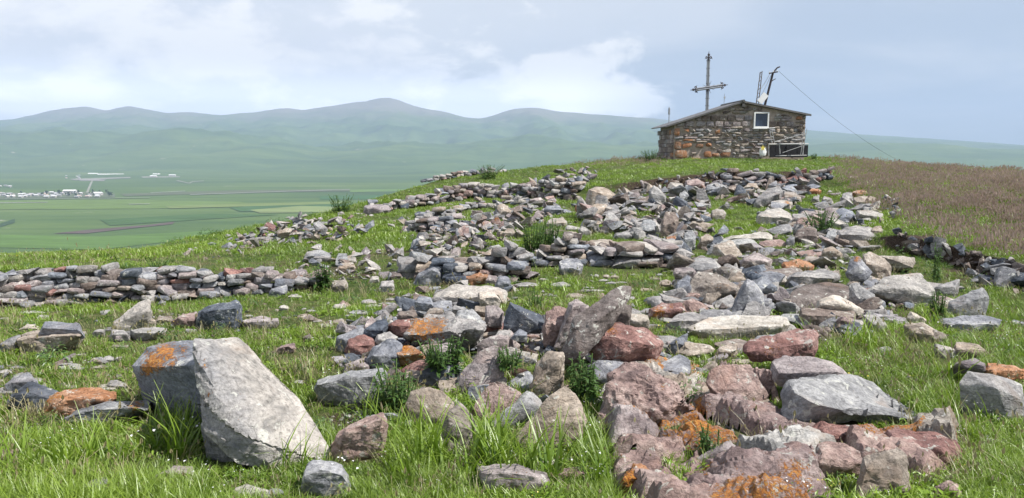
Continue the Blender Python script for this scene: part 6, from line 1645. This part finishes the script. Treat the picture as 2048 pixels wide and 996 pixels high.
def brown(px, row): return redness(px, row)


def patchy(pts, seed, lo, hi): return sstep(fbm(pts * [2.1, 2.1, 0], seed, 4), lo, hi)


OFFH = np.array([0, 0, .008])
# short turf, near
X, Y = sample(60000, 3.0, 17, 1.25)
pts, px, row = plant(X, Y, lambda px, row, p: np.clip(1 - ell(px, row, BARE), 0, 1) * (.12 + .88 * patchy(p, 3, -.55, .35)))
s, r_, i_, t = fields(pts, 5, .6, 1.25); scatter('grass', C_short, pts - OFFH, s, r_, i_, t, 'short green turf growing between the rocks', 'grass')
# turf, far
X, Y = sample(85000, 13, 50, 1.1)
pts, px, row = plant(X, Y, lambda px, row, p: np.clip(1 - ell(px, row, BARE), 0, 1) * (1 - .15 * brown(px, row)))
s, r_, i_, t = fields(pts, 3, .45, .95, seed=6); scatter('grass', C_far, pts - OFFH, s, r_, i_, t, 'green turf on the far part of the hill and on the mound', 'grass')
# long lush grass
X, Y = sample(60000, 2.9, 15, 1.7)
pts, px, row = plant(X, Y, lambda px, row, p: ell(px, row, LONG) ** 1.2 * np.clip(1 - .8 * ell(px, row, BARE), 0, 1) * (.35 + .65 * patchy(p, 13, -.6, .2)))
s, r_, i_, t = fields(pts, 6, .35, .98, seed=8)
s *= (.52 + .34 * ell(px, row, LONG)) * NEAR; scatter('long_grass', C_long, pts - OFFH, s, r_, i_, t, 'long lush green grass in the foreground and round the boulders', 'grass')
# big clumps of long blades
X, Y = sample(9000, 2.9, 9, 1.5)
pts, px, row = plant(X, Y, lambda px, row, p: ell(px, row, [(400, 850, 60, 40, .9), (440, 890, 60, 30, .9), (760, 860, 60, 60, .7), (560, 940, 200, 30, .35), (1000, 940, 120, 50, .6), (1130, 900, 60, 50, .7), (1200, 950, 60, 40, .6), (860, 930, 80, 40, .6),
      (1640, 830, 40, 24, .6), (1760, 700, 80, 30, .5), (1900, 800, 120, 60, .45), (1650, 640, 30, 20, .6), (100, 950, 200, 40, .3), (1300, 700, 20, 14, .5), (1440, 760, 30, 20, .5), (1870, 640, 60, 30, .5)]) ** 1.5 * .6)
s, r_, i_, t = fields(pts, 6, 1.0, 1.75, seed=18); s *= np.where(px < 520, 1.0, .35 + .65 * NEAR); scatter('long_grass', C_long, pts - OFFH, s, r_, i_, t, 'tall arching clumps of grass against the boulders', 'grass')
X, Y = sample(2600, 3.5, 5.0, 1.0, 230, 660)
pts, px, row = plant(X, Y, lambda px, row, p: ell(px, row, [(355, 860, 55, 26, 1), (400, 890, 60, 22, 1), (470, 905, 60, 20, .8), (600, 925, 60, 16, .6)]) ** 2 * .5)
s, r_, i_, t = fields(pts, 6, 1.1, 1.9, seed=19); scatter('long_grass', C_long, pts - OFFH, s, r_, i_, t, 'long dark grass growing at the foot of the large split boulder', 'grass')
# dry grass
X, Y = sample(14000, 3.2, 26, 1.3)
pts, px, row = plant(X, Y, lambda px, row, p: np.where(row > 800, .12, .34) + .5 * ell(px, row, BARE) * .5 + .55 * ell(px, row, [(880, 585, 70, 16, 1), (1200, 590, 90, 18, .8), (1500, 700, 150, 60, .6), (1700, 740, 60, 30, .7), (120, 830, 140, 30, .8), (1300, 690, 60, 30, .8), (1430, 560, 60, 20, .5), (560, 520, 160, 12, .6)]) * 1.0)
s, r_, i_, t = fields(pts, 3, .45, 1.0, seed=9); scatter('dry_grass', C_dry, pts - OFFH, s, r_, i_, t, 'dry straw-coloured grass wisps among the stones', 'grass')
# reddish seeding grass of the right meadow
X, Y = sample(75000, 9.5, 46, 1.15, 1000, 2330)
pts, px, row = plant(X, Y, lambda px, row, p: brown(px, row) * (.2 + .6 * patchy(p, 23, -.4, .5)))
s, r_, i_, t = fields(pts, 4, .55, 1.05, seed=11); scatter('seeding_grass', C_red, pts - OFFH, s, r_, i_, t, 'reddish brown seeding grass of the right meadow', 'grass')
# tall bents standing above the foreground grass
X, Y = sample(1500, 3.3, 12, 1.3)
pts, px, row = plant(X, Y, lambda px, row, p: .005 + .18 * ell(px, row, [(1450, 720, 260, 120, 1), (1900, 760, 200, 180, 1), (900, 850, 260, 90, .7), (1960, 950, 100, 60, .8), (1300, 640, 100, 40, .6), (300, 950, 300, 40, .3)]))
s, r_, i_, t = fields(pts, 3, .6, 1.2, seed=12); s *= .5 + .5 * NEAR; scatter('seeding_grass', C_bent, pts - OFFH, s, r_, i_, t, 'thin grass stalks with seed heads standing in the foreground', 'grass')
# small flowers
C_flow = coll('flowers', [leaf_clump('l', 14, .11, .07, .03, 70, (mg, mflower), 5), leaf_clump('l', 14, .13, .07, .03, 71, (mg, leaf_mat('yellow_flower', (.5, .4, .03), (.7, .55, .05), (.7, .6, .1), .2)), 4)])
X, Y = sample(6000, 3.2, 20, 1.2)
pts, px, row = plant(X, Y, lambda px, row, p: .05 + .6 * ell(px, row, [(2000, 680, 60, 30, 1), (1960, 830, 60, 40, .8), (1180, 960, 60, 30, .6), (1850, 580, 60, 30, .5), (250, 640, 200, 20, .3)]))
s, r_, i_, t = fields(pts, 2, .6, 1.2, seed=15); i_ = (rng.uniform(0, 1, len(i_)) > .75).astype(int); scatter('flowers', C_flow, pts - OFFH, s, r_, i_, t, 'small white and yellow flowers dotted through the grass', 'flowers')
# weeds in patches
WEED = [(640, 428, 60, 7, 1), (480, 472, 90, 7, .9), (380, 490, 60, 6, .7), (790, 575, 60, 14, .2), (1085, 480, 36, 20, 1), (1880, 520, 50, 26, .6), (1060, 350, 50, 5, .8), (1300, 318, 12, 5, .9), (1960, 700, 60, 60, .35), (880, 700, 40, 26, .9), (1400, 380, 40, 8, .3),
        (1550, 318, 120, 3, .5), (1820, 560, 60, 30, .4), (300, 600, 330, 8, .5), (1420, 540, 60, 12, .4)]
X, Y = sample(16000, 4, 42, 1.0)
pts, px, row = plant(X, Y, lambda px, row, p: .03 + .8 * ell(px, row, WEED))
s, r_, i_, t = fields(pts, 3, .35, .8, seed=14); scatter('weeds', C_weed, pts - OFFH, s * np.clip(.55 + pts[:, 1] / 40, .6, 1.1), r_, i_, t, 'low leafy green weeds growing in patches between the stones', 'weeds')
print('grass done')


def leafy_plant(name, label, px, row, h, rad, stems, leaf, seed, upright=.8, narrow=.34, dep=None, cat='plant', group=None):
    """stems with leaves all the way up"""
    r = random.Random(seed); Y = dep or gY(px, row); p = P(px, row, Y); z, _ = ground_z(p[0], p[1]); z = p[2] if z is None or dep else z
    t = empty(name, (p[0], p[1], z), label=label, cat=cat, group=group)
    sm = MB(); V = []; Fc = []; al = []; bl = []
    for s in range(stems):
        a = r.uniform(0, 6.283); rr = rad * math.sqrt(r.random()) * .45; b = Vector((math.cos(a) * rr, math.sin(a) * rr, -.02))
        hh = h * r.uniform(.55, 1.1); out = Vector((math.cos(a), math.sin(a), 0)) * rad * (1 - upright) * 1.5 * r.random() + Vector((r.gauss(0, .1), r.gauss(0, .1), 0)) * rad
        P_ = [b + out * (k / 4) ** 1.5 + Vector((0, 0, hh * k / 4)) for k in range(5)]
        sm.path(P_, .003 + leaf * .02, n=4)
        nl = int(hh / leaf * 3.2) + 4
        for k in range(nl):
            tt = .12 + .88 * k / nl; i = min(int(tt * 4), 3); c = P_[i].lerp(P_[i + 1], tt * 4 - i)
            an = k * 2.4 + r.uniform(-.4, .4); d = Vector((math.cos(an), math.sin(an), r.uniform(-.2, .6))).normalized(); sd = d.cross(Vector((0, 0, 1))).normalized(); up_ = sd.cross(d)
            L = leaf * r.uniform(.7, 1.2) * (1.15 - .55 * tt); w = L * narrow; k0 = len(V)
            for q_ in (c, c + d * L * .4 + sd * w * .5 + up_ * w * .1, c + d * L * .4 - sd * w * .5 + up_ * w * .1, c + d * L - Vector((0, 0, L * .25)), c + d * L * .45): V.append(tuple(q_)); al.append(.2 + .3 * tt); bl.append(r.random())
            Fc += [(k0, k0 + 1, k0 + 4), (k0, k0 + 4, k0 + 2), (k0 + 1, k0 + 3, k0 + 4), (k0 + 4, k0 + 3, k0 + 2)]
    sm.build('stem', mstem, t)
    me = bpy.data.meshes.new('foliage'); me.from_pydata(V, [], Fc); me.materials.append(mweed)
    for nm, arr in (('along', al), ('blade', bl)):
        at = me.attributes.new(nm, 'FLOAT', 'POINT'); at.data.foreach_set('value', np.array(arr, np.float32))
    me.update(); link('foliage', me, t)


mstem = plain_mat('plant_stem', (.07, .12, .03), .8)
leafy_plant('nettle_clump', 'thick clump of dark green nettles in the middle of the rubble island', 885, 745, .26, .24, 34, .085, 1, dep=5.3)
leafy_plant('nettle_clump', 'green nettles spilling over left of the flat tan slab', 795, 840, .36, .22, 34, .085, 2, dep=4.75)
leafy_plant('nettle_clump', 'dark leafy weeds inside the hollow below the finger slab', 1170, 800, .30, .18, 26, .08, 3, dep=4.95)
leafy_plant('leafy_plant', 'leafy green weeds right of the speckled mauve slab', 1022, 735, .16, .16, 18, .06, 4, dep=5.2)
leafy_plant('leafy_plant', 'tall leafy plant beside the broad pale slab at right', 1872, 640, .33, .14, 16, .09, 5, upright=.9)
leafy_plant('leafy_plant', 'broad-leaved dark plant beside the brown-grey block on the slope', 1640, 472, .46, .38, 26, .2, 6, upright=.5, narrow=.22)
leafy_plant('leafy_plant', 'tall ferny plant in front of the right earth bank', 1872, 565, .5, .10, 9, .09, 7, upright=.95)
leafy_plant('dock_plant', 'pale green dock plant on the lawn below the terrace bank', 645, 575, .34, .17, 14, .13, 8, upright=.8, narrow=.4)
leafy_plant('dock_plant', 'small green plant growing at the top of the terrace wall', 316, 541, .14, .14, 16, .09, 9, upright=.6)
leafy_plant('thistle', 'spiky thistle-like plant on the lawn left of the finger slab', 1070, 618, .24, .12, 7, .11, 10, upright=.8, narrow=.2)
leafy_plant('bush', 'dark round bush on the left brow', 682, 424, .5, .5, 30, .12, 11, upright=.6, cat='bush')
leafy_plant('bush', 'dark low bush on the mound at the left foot of the house', 1302, 324, .55, .6, 34, .14, 12, upright=.5, cat='bush')
leafy_plant('bush', 'dark bush on the farthest brow', 975, 358, .6, .7, 34, .15, 13, upright=.5, cat='bush')
leafy_plant('bush', 'left one of the two bushes between the inner walls', 1065, 510, .5, .3, 34, .1, 14, cat='bush')
leafy_plant('bush', 'right one of the two bushes between the inner walls', 1098, 500, .5, .3, 30, .1, 15, cat='bush')
leafy_plant('leafy_plant', 'small dark plant right of the house on the brow', 1628, 320, .35, .3, 14, .15, 16)
leafy_plant('leafy_plant', 'small weed growing in the outcrop', 1420, 905, .16, .1, 12, .05, 17, dep=4.0)
leafy_plant('leafy_plant', 'little grey-green weed at the bottom edge in the outcrop', 1675, 990, .12, .1, 12, .05, 18, dep=3.55)

# ------------------------------------------------------------------ the air over the plain
hb = MB(); hb.box((0, 7400, (PLZ - 6 + 1040) / 2), (36000, 20400, 1040 - (PLZ - 6)))
m, q = newmat('haze_air')
vp = q.n('ShaderNodeVolumePrincipled', {'Density': 9.2e-5, 'Anisotropy': 0.0}); vp.inputs['Color'].default_value = (.45, .56, .78, 1)
q.n('ShaderNodeOutputMaterial', {1: vp.outputs[0]})
hz_o = hb.build('haze', m); tag(hz_o, 'thin pale haze filling the air over the plain', 'haze', kind='stuff')
print('objects', len(bpy.data.objects))
